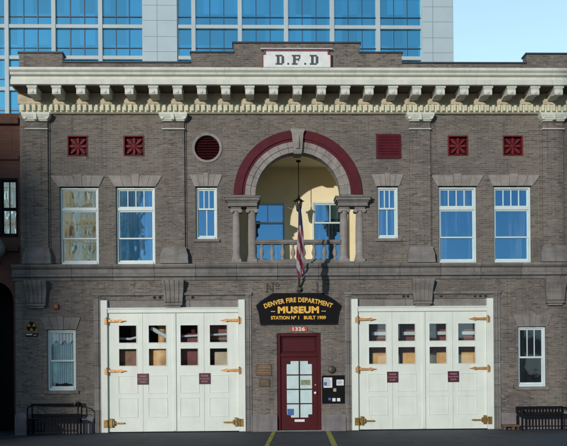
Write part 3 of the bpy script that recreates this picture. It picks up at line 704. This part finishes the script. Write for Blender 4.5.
# ================================================================ signs and things on the front
def letters(mb, ch, x, z, w, h, y, t, d=.015):
    """slab-serif block capitals"""
    def b(x0, x1, z0, z1): mb.bbox(x+x0, x+x1, y-d, y, z+z0, z+z1, .002)
    s = t*.55; e = t*.5
    if ch == 'D':
        b(0, t, s, h-s); b(-e, t+e, 0, s); b(-e, t+e, h-s, h); b(t+e, w-t*.6, 0, s); b(t+e, w-t*.6, h-s, h); b(w-t, w, s*1.0, h-s*1.0)
    elif ch == 'F':
        b(0, t, s, h-s); b(-e, t+e*1.5, 0, s); b(-e, w, h-s, h); b(w-s, w, h-s*2.6, h-s); b(t, w*.72, h*.48, h*.48+s); b(w*.72-s*.2, w*.72+s*.7, h*.40, h*.64)
    elif ch == '.': b(0, t*.9, 0, t*.9)
# name tablet
T = empty('name_tablet', (.012, -.02, 10.10), label='white enamel tablet reading D.F.D with maroon edge on the parapet', cat='sign')
pr = [(-.935, .0), (.935, .0), (.935, .36), (.86, .36), (.86, .44), (-.86, .44), (-.86, .36), (-.935, .36)]
MB().prism(pr, -.02, .06, axis='y').build('board', M_WHT, T)
fr_ = MB(); fr_.bbox(-.86, .86, -.055, .06, .44, .475, .005)
for s_ in (-1, 1):
    a = sorted((s_*.935, s_*.96)); fr_.bbox(a[0], a[1], -.055, .06, .0, .36, .005)
    a = sorted((s_*.86, s_*.90)); fr_.bbox(a[0], a[1], -.055, .06, .375, .45, .005); a = sorted((s_*.86, s_*.96)); fr_.bbox(a[0], a[1], -.056, .06, .345, .375, .005)
fr_.build('edging', plain('maroon_white_edge', (.22, .06, .08), .5, var=.3, scale=20), T)
MB().bbox(-1.0, 1.0, -.06, .07, .49, .515, .006).build('hood', M_WHT, T)
lt = MB(); letters(lt, 'D', -.55, .065, .20, .27, -.02, .07); letters(lt, 'F', -.10, .065, .20, .27, -.02, .07); letters(lt, 'D', .40, .065, .20, .27, -.02, .07)
letters(lt, '.', -.26, .065, .1, .1, -.02, .055); letters(lt, '.', .21, .065, .1, .1, -.02, .055)
lt.build('lettering', M_LET, T)

# museum sign
G = empty('museum_sign', (0, LY-.03, 2.97), label='black shaped board with gold lettering DENVER FIRE DEPARTMENT MUSEUM above the red door', cat='sign')
out = [(-1.05, 0), (1.05, 0), (1.09, .30), (1.165, .51)]
tn = [(-.70, .845), (.68, .845)]
rt = [(1.165+(tn[1][0]-1.165)*t, .51+(.335)*t**.8) for t in (.25, .5, .75)]
lf = [(-x_, z_) for x_, z_ in rt[::-1]]
pr = out+rt+[tn[1], tn[0]]+lf+[(-1.165, .51), (-1.09, .30)]
MB().prism(pr, -.08, .02, axis='y').build('board', M_SIGN, G)
ed = MB().prism([(x_*1.012, (z_-.4)*1.03+.4) for x_, z_ in pr], -.06, .018, axis='y'); ed.build('board_edge', plain('sign_edge_black', (.02, .018, .03), .4), G)
text_mb('DENVER FIRE DEPARTMENT', .175, .006, 1.08, None, 0, -.084, .655, arc=2.6, width=1.92).build('lettering', M_GOLD, G)
text_mb('MUSEUM', .24, .014, 1.1, None, 0, -.084, .375, width=1.14).build('lettering', M_GOLD, G)
text_mb('STATION Nº 1   BUILT 1909', .125, .005, 1.05, None, 0, -.084, .165, width=1.52).build('lettering', M_GOLD, G)
for s_ in (-1, 1): MB().bbox(*sorted((s_*.64, s_*.76)), -.085, -.079, .335, .355, .001).build('dash', M_GOLD, G)

# raised metal "No 1" over the sign
G = empty('raised_number', (0, LY, 3.87), label='dark raised metal characters N and 1 on the brick above the museum sign', cat='sign')
t = MB()
t.bbox(-.88, -.85, -.03, 0, 0, .24, .003); t.bbox(-.72, -.69, -.03, 0, 0, .24, .003); t.prism([(-.88, .24), (-.85, .24), (-.69, 0), (-.72, 0)], -.028, -.001, axis='y'); t.bbox(-.90, -.83, -.031, 0, -.015, .0, .002); t.bbox(-.74, -.66, -.031, 0, .24, .26, .002)
for i in range(12):
    a0, a1 = 2*PI*i/12, 2*PI*(i+1)/12; t.prism([(-.58+.055*math.cos(a0), .19+.055*math.sin(a0)), (-.58+.055*math.cos(a1), .19+.055*math.sin(a1)), (-.58+.033*math.cos(a1), .19+.033*math.sin(a1)), (-.58+.033*math.cos(a0), .19+.033*math.sin(a0))], -.03, -.001, axis='y')
t.bbox(-.63, -.53, -.03, 0, .08, .10, .002)
t.build('letter', M_IRON, G)
MB().bbox(.515, .55, -.03, 0, -.02, .26, .003).bbox(.49, .515, -.029, 0, .20, .225, .003).build('digit', M_IRON, G)

# street number plate
G = empty('number_plate', (.0, LY-.02, 2.76), label='small red plate with white digits 1326 over the entrance door', cat='sign')
MB().bbox(-.23, .25, -.01, .02, 0, .13, .004).build('board', plain('orange_red_enamel', (.42, .06, .03), .4), G)
text_mb('1326', .14, .004, 1.1, None, .01, -.013, .065, width=.34).build('lettering', M_WHT, G)

def plate(name, x0, x1, z0, z1, m, label, cat, d=.03):
    o = MB().bbox(-(x1-x0)/2, (x1-x0)/2, -d, 0, 0, z1-z0, .006).build(name, m); o.location = ((x0+x1)/2, LY, z0); return tag(o, label, cat)
p = plate('wooden_plaque', -1.19, -.75, 1.55, 1.86, M_OAK, 'brown wooden plaque with carved lines left of the red door', 'plaque')
q = MB()
for i, z in enumerate((.07, .14, .21, .255)): q.bbox(-.16+.02*(i % 2), .17-.02*(i % 2), -.036, -.029, z, z+.02, .002)
q.build('carved_lines', plain('carved_tan', (.30, .20, .10), .7), p)
p = plate('bronze_plaque', -1.09, -.80, 1.24, 1.46, M_IRON, 'small dark bronze plaque below the wooden plaque', 'plaque')
q = MB()
for z in (.05, .09, .13, .17): q.bbox(-.11, .11, -.034, -.029, z, z+.012, .001)
q.build('raised_lines', M_BRD, p)

G = empty('notice_board', (.955, LY, .76), label='black notice board with white papers pinned on it right of the red door', cat='notice board')
MB().bbox(-.31, .31, -.045, 0, 0, .78, .008).build('board', M_SIGN, G)
for a, b, c, d, m in ((-.27, -.03, .44, .72, M_PAPER), (.09, .29, .50, .66, M_PAPER), (.0, .08, .33, .42, plain('tan_leaflet', (.4, .36, .24), .7)), (-.14, -.07, .09, .16, M_BLUE), (-.03, .06, .06, .15, M_PAPER), (.10, .19, .06, .15, M_PAPER), (-.26, -.18, .50, .60, M_BLUE)):
    po = MB().bbox(a, b, -.052-(.004 if m is M_BLUE else 0), -.044, c, d, .001).build('pinned_paper', m, G)
    if m is M_PAPER and b-a > .15:
        ql = MB(); zz = d-.03; rr = random.Random(int(a*100))
        while zz > c+.03: ql.bbox(a+.02, b-.02-rr.random()*.06, -.0545, -.0515, zz-.008, zz, .0005); zz -= .022
        ql.build('printed_lines', M_LET, po)

G = empty('alarm_bell', (.915, LY, 1.70), label='round dark alarm bell on the brick above the notice board', cat='bell')
MB().rings([[(r_*math.cos(2*PI*i/20), y, r_*math.sin(2*PI*i/20)) for i in range(20)] for r_, y in ((.05, 0), (.05, -.03), (.105, -.03), (.105, -.045), (.09, -.07), (.05, -.085), (.012, -.09))]).build('gong', M_IRON, G, True)
MB().rings([[(r_*math.cos(2*PI*i/10), y, r_*math.sin(2*PI*i/10)) for i in range(10)] for r_, y in ((.018, -.085), (.018, -.105), (.008, -.11))]).build('centre_bolt', M_BRD, G)

# fallout shelter style sign on the left wall
G = empty('shelter_sign', (-7.34, LY, 2.67), label='small yellow and black trefoil sign over a black and white plate on the left wall', cat='sign')
MB().bbox(-.17, .17, -.012, 0, .10, .42, .003).build('yellow_panel', plain('aged_yellow', (.22, .15, .03), .5, var=.3, scale=12), G)
t = MB().rings([[(.14*math.cos(2*PI*i/24), y, .27+.14*math.sin(2*PI*i/24)) for i in range(24)] for y in (-.012, -.016)]); t.build('black_disc', M_BLK, G)
t = MB()
for k in range(3):
    a = PI/2+PI+k*2*PI/3; t.prism([(.02*math.cos(a), .27+.02*math.sin(a))]+[(.12*math.cos(a+b), .27+.12*math.sin(a+b)) for b in (-.5, -.25, 0, .25, .5)], -.019, -.015, axis='y')
t.build('trefoil', plain('trefoil_yellow', (.35, .22, .03), .5), G)
MB().bbox(-.17, .17, -.012, 0, .0, .09, .003).build('lower_plate', M_BLK, G)
q = MB(); q.bbox(-.15, .02, -.015, -.011, .04, .075, .001); q.bbox(.05, .14, -.015, -.011, .03, .05, .001); q.build('white_mark', M_PAPER, G)
# red alarm strobe
G = empty('fire_alarm', (-6.66, LY, 3.42), label='small red fire alarm box above the lower left window', cat='alarm')
MB().bbox(-.07, .07, -.07, 0, 0, .14, .02).build('housing', plain('alarm_red', (.28, .04, .02), .4), G)
MB().bbox(-.03, .03, -.085, -.065, .045, .10, .01).build('lens', M_GLOBE, G)

# flagpole and furled flag
B0, B1 = Vector((.03, -.08, 3.93)), Vector((-.04, -1.90, 5.96))
G = empty('flagpole', (.03, LY, 3.93), label='thin slanted flagpole rising out over the museum sign', cat='flagpole')
o0 = Vector(G.location)
MB().tube([B0-o0, B1-o0], [.028, .02], 12).build('pole', M_IRON, G, True)
MB().rings([[Vector((r_*math.cos(2*PI*i/12), y, r_*math.sin(2*PI*i/12))) for i in range(12)] for r_, y in ((.10, 0), (.10, -.03), (.05, -.05), (.045, -.14))]).build('bracket', M_IRON, G)
q = B1-o0; MB().lathe([(.0, q.z-.03), (.03, q.z-.015), (.038, q.z+.02), (.03, q.z+.05), (.0, q.z+.065)], q.x, q.y, 12).build('finial', M_BRD, G, True)
Fg = MB(); NZ, NA = 70, 56
M_FR = plain('flag_red', (.16, .015, .03), .8, var=.12); M_FW = plain('flag_white', (.32, .29, .32), .85, var=.08); M_FB = plain('flag_navy', (.025, .03, .09), .85, var=.15)
rs = []
for j in range(NZ+1):
    t = j/NZ; cy = -1.86+.26*t; z = 5.88-1.75*t; cx = -.03+.05*t+.012*math.sin(t*7)
    Rr = .025+.03*min(1, t*2.2)+.045*max(0, t-.25); Rr *= (1-.45*max(0, t-.93)/.07)
    rs.append([(cx+Rr*(1+.30*math.sin(3*a+t*5.5)+.14*math.sin(7*a+t*3+1))*math.cos(a), cy+Rr*(.85+.30*math.sin(4*a+t*4)+.1*math.sin(9*a))*math.sin(a), z-.05*math.sin(2*a+1)*t*t) for a in [2*PI*i/NA for i in range(NA)]])
b = 0
for r_ in rs: Fg.v += r_
for j in range(NZ):
    for i in range(NA):
        i2 = (i+1) % NA; Fg.f.append((j*NA+i, (j+1)*NA+i, (j+1)*NA+i2, j*NA+i2))
        t = j/NZ; a = i/NA
        st = (t*3.0 - a*3.0) % 1.0
        Fg.m.append(2 if t < .36+.10*math.sin(a*6.28) else (0 if st < .52 else 1))
Fg.f.append(tuple(range(NA))); Fg.m.append(2); Fg.f.append(tuple(NZ*NA+i for i in range(NA))[::-1]); Fg.m.append(0)
fo = Fg.build('flag', [M_FR, M_FW, M_FB], None, True)
tag(fo, 'limp red white and blue striped flag hanging furled from the slanted pole', 'flag')

# hanging lantern in the balcony
G = empty('hanging_lantern', (.10, 1.25, 7.815), label='black pointed lantern hanging on a long rod inside the arch', cat='lantern')
MB().lathe([(.012, -1.05), (.012, 0)], n=8).lathe([(.0, -.035), (.07, -.03), (.07, 0), (.0, 0)], n=14).build('rod', M_BLK, G)
q = MB().lathe([(.0, -1.00), (.03, -1.02), (.02, -1.06), (.05, -1.10), (.14, -1.17), (.145, -1.19), (.095, -1.195)], n=6); q.lathe([(.02, -1.50), (.06, -1.46), (.065, -1.44), (.0, -1.435)], n=6)
for k in range(6):
    a = 2*PI*k/6; c, s_ = math.cos(a), math.sin(a); q.tube([(.105*c, .105*s_, -1.19), (.06*c, .06*s_, -1.45)], .01, 6)
    q.tube([(.14*c, .14*s_, -1.19), (.165*c, .165*s_, -1.15)], [.014, .004], 6)
q.build('cage', M_BLK, G)
MB().lathe([(.055, -1.44), (.09, -1.20)], n=6).build('glass', M_GLOBE, G)

# ---------------------------------------------------------------- benches
def bench(x, label, L, back, full):
    G = empty('bench', (x, -.44, 0), label=label, cat='bench', group='black metal slatted benches')
    s = MB(); n = 5
    for k in range(n): s.bbox(-L/2, L/2, -.30+k*.085, -.24+k*.085, .40, .425, .004)
    s.build('seat', M_BLK, G)
    bk = MB(); bk.bbox(-L/2, L/2, .16, .20, back-.05, back, .008); bk.bbox(-L/2, L/2, .16, .20, .44, .48, .008)
    m = int(L/.085)
    for k in range(m): xx = -L/2+.03+k*(L-.06)/(m-1); bk.bbox(xx-.014, xx+.014, .17, .19, .48, back-.05, .003)
    bk.build('backrest', M_BLK, G)
    fs = MB()                                       # front apron of vertical slats
    for k in range(m): xx = -L/2+.03+k*(L-.06)/(m-1); fs.bbox(xx-.017, xx+.017, -.33, -.31, .12, .42, .003)
    fs.bbox(-L/2, L/2, -.335, -.305, .42, .45, .004); fs.bbox(-L/2, L/2, -.335, -.305, .10, .13, .004); fs.build('apron', M_BLK, G)
    for sx in (-1, 1):
        for yy in (-.28, .17): MB().bbox(sx*(L/2-.03)-.025, sx*(L/2-.03)+.025, yy-.02, yy+.02, 0, .40, .004).build('leg', M_BLK, G)
        q = MB().tube([(sx*(L/2-.01), .18, .44), (sx*(L/2-.01), .18, full), (sx*(L/2-.01), -.10, full+.01), (sx*(L/2-.01), -.30, full-.04), (sx*(L/2-.01), -.30, .42)], .022, 8); q.build('armrest', M_BLK, G)
    return G
Lb = bench(-6.62, 'black slatted bench with a thick top rail below the lower left window', 1.36, .55, .76)
q = MB().tube([(-.70, .18, .80), (.45, .18, .80)], .035, 10); q.lathe([(.0, .74), (.06, .75), (.085, .80), (.07, .86), (.0, .875)], .58, .18, 12); q.build('top_rail', M_BLK, Lb, True)
bench(6.66, 'low black slatted bench below the lower right window', 1.30, .64, .60)
G = MB().bbox(-.34, .34, -.12, .12, .10, .17, .006).bbox(-.30, -.22, -.10, .10, 0, .10, .005).bbox(.02, .14, -.10, .10, 0, .10, .005).bbox(.24, .30, -.1, .1, 0, .10, .005).build('wooden_step', M_OAK); G.location = (5.84, -.30, 0); G.scale = (.7, 1, .85); tag(G, 'low brown wooden step against the wall beside the right bench', 'step')

# grey concrete planter box and bollard at the far left
G = empty('concrete_bin', (-8.02, -2.3, 0), label='grey square concrete litter bin on the pavement at the far left', cat='bin')
MB().rings([[(-w, -w, z), (w, -w, z), (w, w, z), (-w, w, z)] for w, z in ((.27, 0), (.30, .04), (.32, .60), (.30, .62))]).build('body', M_CONC, G)
MB().rings([[(-w, -w, z), (w, -w, z), (w, w, z), (-w, w, z)] for w, z in ((.33, .622), (.34, .66), (.28, .74), (.12, .76))]).build('lid', M_CONC, G)
MB().bbox(-.14, .14, -.332, -.30, .42, .54, .004).build('slot', M_BLK, G)
G = empty('stone_bollard', (-7.52, -.42, 0), label='short pale stone block at the foot of the station left corner', cat='block')
MB().rings([[(-w, -w, z), (w, -w, z), (w, w, z), (-w, w, z)] for w, z in ((.15, 0), (.15, .52), (.11, .60))]).build('block', M_PL, G)

# ---------------------------------------------------------------- things inside the bays, seen through the panes
G = empty('display_case', (3.5, .24, 0), label='orange wooden display case with maroon back and white shelf behind the right garage door', cat='display case')
MB().bbox(-2.0, 2.0, 0, .5, .03, 2.16, .02).build('body', M_ORG, G)
MB().bbox(-2.0, 2.0, .30, .5, 2.16, 3.6, .02).build('back', plain('oxide_red_board', (.24, .045, .03), .6, var=.3, scale=5), G)
MB().bbox(-2.0, 2.0, .12, .30, 2.66, 2.76, .01).build('shelf', M_WHT, G)
q = MB()
for x_ in (-1.52, -.66, .05, .30, 1.0): q.bbox(x_, x_+.10, -.03, .0, .03, 3.3, .005)
q.build('post', M_REDD, G)
G = empty('steam_pumper', (-3.5, .28, 0), label='antique red fire pumper with brass boiler behind the left garage door', cat='fire engine')
MB().bbox(-1.9, 1.9, .2, .9, .45, 1.7, .04).build('body', M_RED, G)
MB().lathe([(.0, 1.7), (.34, 1.72), (.36, 1.9), (.36, 2.25), (.26, 2.4), (.12, 2.46), (.12, 3.0), (.18, 3.1), (.0, 3.12)], -.32, .15, 20).build('boiler', plain('dull_copper', (.85, .42, .18), .5, 0, var=.35, scale=4), G, True)
q = MB().bbox(.05, .15, .1, .2, 1.7, 3.3, .01); q.bbox(.9, 1.0, .1, .2, 1.7, 3.3, .01); q.bbox(.5, .62, .1, .2, 1.7, 3.3, .01); q.build('ladder_rail', M_RED, G)
MB().tube([(-1.6, .0, 2.62), (-1.2, .0, 2.60), (-.8, .05, 2.7)], .035, 8).tube([(-.6, -.1, 2.9), (-.1, -.1, 2.62)], .06, 8).build('handrail', M_WHT, G, True)
MB().bbox(-1.55, -.95, -.08, .2, 1.7, 2.5, .02).build('tool_locker', plain('brown_locker', (.30, .12, .05), .5, var=.5, scale=5), G)
MB().bbox(.2, .8, -.02, .2, 1.7, 2.75, .02).build('cab_panel', plain('dull_red_panel', (.20, .03, .03), .5, var=.4, scale=4), G)
MB().bbox(.9, 1.7, .1, .25, 2.55, 3.2, .02).build('windscreen_panel', plain('brick_red_panel', (.30, .08, .05), .5, var=.4, scale=4), G)
MB().tube([(.25, -.12, 2.66), (1.7, -.12, 2.72)], .03, 8).build('grab_rail', M_WHT, G, True)
MB().bbox(1.15, 1.9, -.1, .2, 1.7, 2.22, .02).build('hose_box', plain('pale_canvas', (.70, .52, .36), .8, var=.15), G)
for x_ in (-1.2, 1.2): MB().rings([[(x_+r_*math.cos(2*PI*i/24), y, .5+r_*math.sin(2*PI*i/24)) for i in range(24)] for r_, y in ((.5, .19), (.5, .08), (.42, .07))]).build('wheel', M_REDD, G)
for x_ in (-1.75, -.95): MB().lathe([(.0, 1.7), (.07, 1.71), (.05, 1.9), (.10, 2.0), (.10, 2.2), (.0, 2.28)], x_, .1, 12).build('lamp', M_BRD, G, True)

# ================================================================ neighbour on the left
NB = empty('neighbour_building', (-8.0, 0, 0), label='dark red brick building with an arched opening at the left edge', cat='building')
nb = MB(); NY = .06
hl = [(-.22, .29, 5.42, 7.05), (-.95, -.44, 5.42, 7.05), (-.90, .13, 0, 4.20, 1), (-2.4, -1.4, 0, 4.20, 1)]
wall_sheet(nb, -20, .35, 0, 8.84, NY, hl, .22)
for a, b in ((-.90, .13), (-2.4, -1.4)):
    c, r_ = (a+b)/2, (b-a)/2; zs = 4.20-r_
    for i in range(20):
        a0, a1 = PI*i/20, PI*(i+1)/20; x0, x1 = c+r_*math.cos(a0), c+r_*math.cos(a1)
        nb.face([(x0,NY,zs+r_*math.sin(a0)),(x1,NY,zs+r_*math.sin(a1)),(x1,NY,4.20),(x0,NY,4.20)])
        nb.face([(x0,NY,zs+r_*math.sin(a0)),(x0,NY+1.2,zs+r_*math.sin(a0)),(x1,NY+1.2,zs+r_*math.sin(a1)),(x1,NY,zs+r_*math.sin(a1))])
    nb.box(a-.01, a+.001, NY, NY+1.2, 0, zs); nb.box(b-.001, b+.01, NY, NY+1.2, 0, zs)
nb.face([(.35,NY,0),(.35,12,0),(.35,12,8.84),(.35,NY,8.84)]); nb.face([(-20,NY,8.84),(.35,NY,8.84),(.35,12,8.84),(-20,12,8.84)]); nb.face([(-20,12,0),(.2,12,0),(.2,12,8.84),(-20,12,8.84)]); nb.face([(-20,NY,0),(-20,12,0),(-20,12,8.84),(-20,NY,8.84)])
nb.build('wall', M_NB, NB)
MB().bbox(-20, .34, NY-.14, NY-.001, 8.52, 8.70, .02).bbox(-20, .34, NY-.07, NY-.001, 7.55, 7.66, .01).bbox(-20, .30, NY-.10, NY-.001, 5.02, 5.16, .01).build('string_course', M_NB, NB)
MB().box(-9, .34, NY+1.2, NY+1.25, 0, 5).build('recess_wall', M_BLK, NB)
MB().box(-1.2, .33, NY+.2, NY+.24, 5.0, 7.2).build('dark_backing', M_BLK, NB)  # black sheet standing for the dark inside behind these windows

for cx in (.035, -.695): window('window', cx, 5.42, .51, 1.63, 'two', .13, NB, glass=M_GN, fm=M_BLK)
G = empty('globe_lamp', (-8.24, NY, 5.05), label='milky globe lamp on a bracket at the left edge of the dark red building', cat='lamp')
MB().tube([(0, 0, -.30), (0, -.25, -.42), (0, -.45, -.36), (0, -.45, -.26)], .03, 8).build('bracket', M_IRON, G, True)
MB().lathe([(.06, -.27)]+[(.29*math.cos(R(a)), .29*math.sin(R(a))) for a in range(-70, 90, 12)]+[(.01, .29)], 0, -.45, 22).build('globe', M_GLOBE, G, True)

# ================================================================ office tower behind
TY = 85.0
M_TC = plain('pale_tower_concrete', (.42, .53, .60), .6, var=.05, scale=.4)
M_TF = plain('tower_frame_panels', (.44, .52, .56), .6, var=.08, scale=.3)
M_TM = plain('dark_blue_mullion', (.02, .06, .12), .4)
TW = empty('office_tower', (0, TY, 0), label='tall pale concrete tower with a grid of blue glass windows behind the station', cat='building')
FP, Z0, BW = 3.92, 45.37, 5.83
zs = [Z0+FP*k for k in range(-11, 6)]                     # window band tops: floors from 2 m to 65 m
TOP = zs[-1]+FP
X0, X1 = -9.02-BW*11, 23.84
cols = [-9.02+BW*k for k in range(-11, 6)]
body = MB().box(X0, X1-.02, .55, 30, 0, TOP+1.5)
body.bbox(19.95, 23.84, -.10, 30.01, 0, TOP+1.6, .05)
for z in (1.3,): pass
body.box(-15.32, -11.08, -.25, .56, 0, TOP+1.6)
body.build('concrete_wall', M_TC, TW)
jn = MB()
for z in zs:
    for a, b, y in ((-15.32, -11.08, -.256), (19.97, 23.8, -.106)):
        jn.box(a, b, y, y+.03, z+.6, z+.66); jn.box(a, b, y, y+.03, z+2.5, z+2.56)
jn.box(-13.6, -13.54, -.258, -.23, 0, TOP); jn.box(21.2, 21.26, -.108, -.08, 0, TOP)
jn.build('panel_joint', plain('joint_grey', (.22, .26, .29), .7), TW)
fr = MB()
for z in zs: 
    for a, b in ((X0, -15.32), (-11.08, 19.95)): fr.bbox(a, b, -.0, .56, z-.25, z+.22, .03)
for c in cols:
    if -15.4 < c < -11 or c > 19.9: continue
    fr.bbox(c-.27, c+.27, -.10, .56, 0, TOP, .04)
fr.bbox(-11.08, -10.95, -.05, .56, 0, TOP, .02)
fr.bbox(-15.45, -15.32, -.05, .56, 0, TOP, .02)
fr.bbox(19.75, 19.95, -.05, .56, 0, TOP, .02)
fr.build('frame_grid', M_TF, TW)
spans = [(cols[i]+.27, cols[i+1]-.27) for i in range(len(cols)-1) if cols[i+1] < -15.2]
spans += [(-20.41, -15.45), (-10.95, -9.29)]+[(cols[i]+.27, cols[i+1]-.27) for i in range(len(cols)-1) if cols[i] > -9.1 and cols[i+1] < 19.7]+[(14.57, 19.75)]
spans = sorted(set((round(a, 3), round(b, 3)) for a, b in spans))
def twin(mb, mm, a, b, z):
    za, zb = z+.22, z+FP-.25; rz = random.Random(int(a*7+z*13))
    t1, t2 = rz.uniform(-.012, .012), rz.uniform(-.012, .012)       # panes are never quite flush
    mb.face([(a, .34-t1, za), (b, .34+t1, za), (b, .34+t1+t2, zb), (a, .34-t1+t2, zb)])
    n = 3 if b-a > 3 else 1
    for k in range(1, n): x_ = a+(b-a)*k/n; mm.box(x_-.05, x_+.05, .22, .36, za, zb)
    mm.box(a, b, .215, .36, za+1.0, za+1.09)
lowg, lowm = MB(), MB()
M_TB = plain('tower_blind', (.10, .30, .48), .6)
for a, b in spans:
    for z in zs[:-1]:
        if z > 36 and z < 50 and b > -38:
            g, mm = MB(), MB(); twin(g, mm, a, b, z); o = g.build('window', M_GT, TW); mm.build('mullion', M_TM, o)
        else: twin(lowg, lowm, a, b, z)
o = lowg.build('window_rows', M_GT, TW); o['kind'] = 'stuff'; lowm.build('mullion', M_TM, o)

# ================================================================ the far side of the street, seen only in the glass, plus an added shade block
def block(name, x0, x1, y1, h, m, label, floors, bays, gm, wz=.6, depth=14, wm=None):
    B = empty(name, ((x0+x1)/2, y1, 0), label=label, cat='building'); w = (x1-x0)/2
    q = MB(); fh = h/floors; bw = 2*w/bays
    hs = [(-w+bw*(i+.2), -w+bw*(i+.8), fh*(j+.28), fh*(j+.28+wz)) for i in range(bays) for j in range(floors)]
    b2 = MB(); wall_sheet(b2, -w, w, 0, h, 0, hs, -.2)
    b2.face([(-w,0,0),(-w,-depth,0),(-w,-depth,h),(-w,0,h)]); b2.face([(w,0,0),(w,-depth,0),(w,-depth,h),(w,0,h)]); b2.face([(-w,-depth,0),(w,-depth,0),(w,-depth,h),(-w,-depth,h)]); b2.face([(-w,0,h),(w,0,h),(w,-depth,h),(-w,-depth,h)])
    b2.build('wall', m, B)
    for a, b, c, d in hs: q.face([(a,-.2,c),(b,-.2,c),(b,-.2,d),(a,-.2,d)])
    q.build('window_glass', gm, B); MB().bbox(-w-.1, w+.1, -.3, .15, h, h+.35, .03).build('cornice', M_STL, B)
    return B
M_RB = brick('far_orange_brick', (.42, .20, .11), (.50, .26, .15), (.4, .35, .3), row=.08, tint=(.5, .3, .2), stain=(.3, .17, .1))
M_WS = plain('white_glazed_stone', (.86, .82, .72), .6, var=.1, scale=.3)
M_OB = plain('orange_terracotta', (.88, .52, .26), .7, var=.3, scale=.2)
M_WG = glassy('warm_tower_glass', (.98, .96, .9), (.2, .15, .1), .75)
block('brick_shop_row', -24, -3, -46, 6.2, M_RB, 'low orange brick shop row across the street', 2, 8, M_GN)
block('plain_office_block', 2, 30, -48, 7.0, M_WS, 'low pale office block across the street', 2, 9, M_GN)
block('striped_tower', -41, -19.5, -100, 52, M_WS, 'tall white tower with rows of warm windows across the street', 20, 9, M_WG, .45, 12)
block('added_shade_block', -103, -82.0, -150, 40.6, M_WS, 'added unseen block that shades the lower left of the station front', 11, 10, M_GN, .5, 5)  # added out of view to cast shade on the front's lower left corner
tw_ = bpy.data.objects['striped_tower']
for k_ in range(26):
    xr_ = -10.5+k_*.82; big = k_ % 5 == 0
    MB().box(xr_, xr_+(.42 if big else .24), .0, .55 if big else .35, 0, 51.9).build('rib', M_OB if k_ in (15, 16, 18, 19, 21, 3, 7) else M_WS, tw_)
for k_ in range(1, 20): MB().box(-10.7, 10.7, .001, .25, k_*2.6-.18, k_*2.6+.14).build('floor_band', M_OB if k_ in (6, 9, 10, 13) else M_WS, tw_)
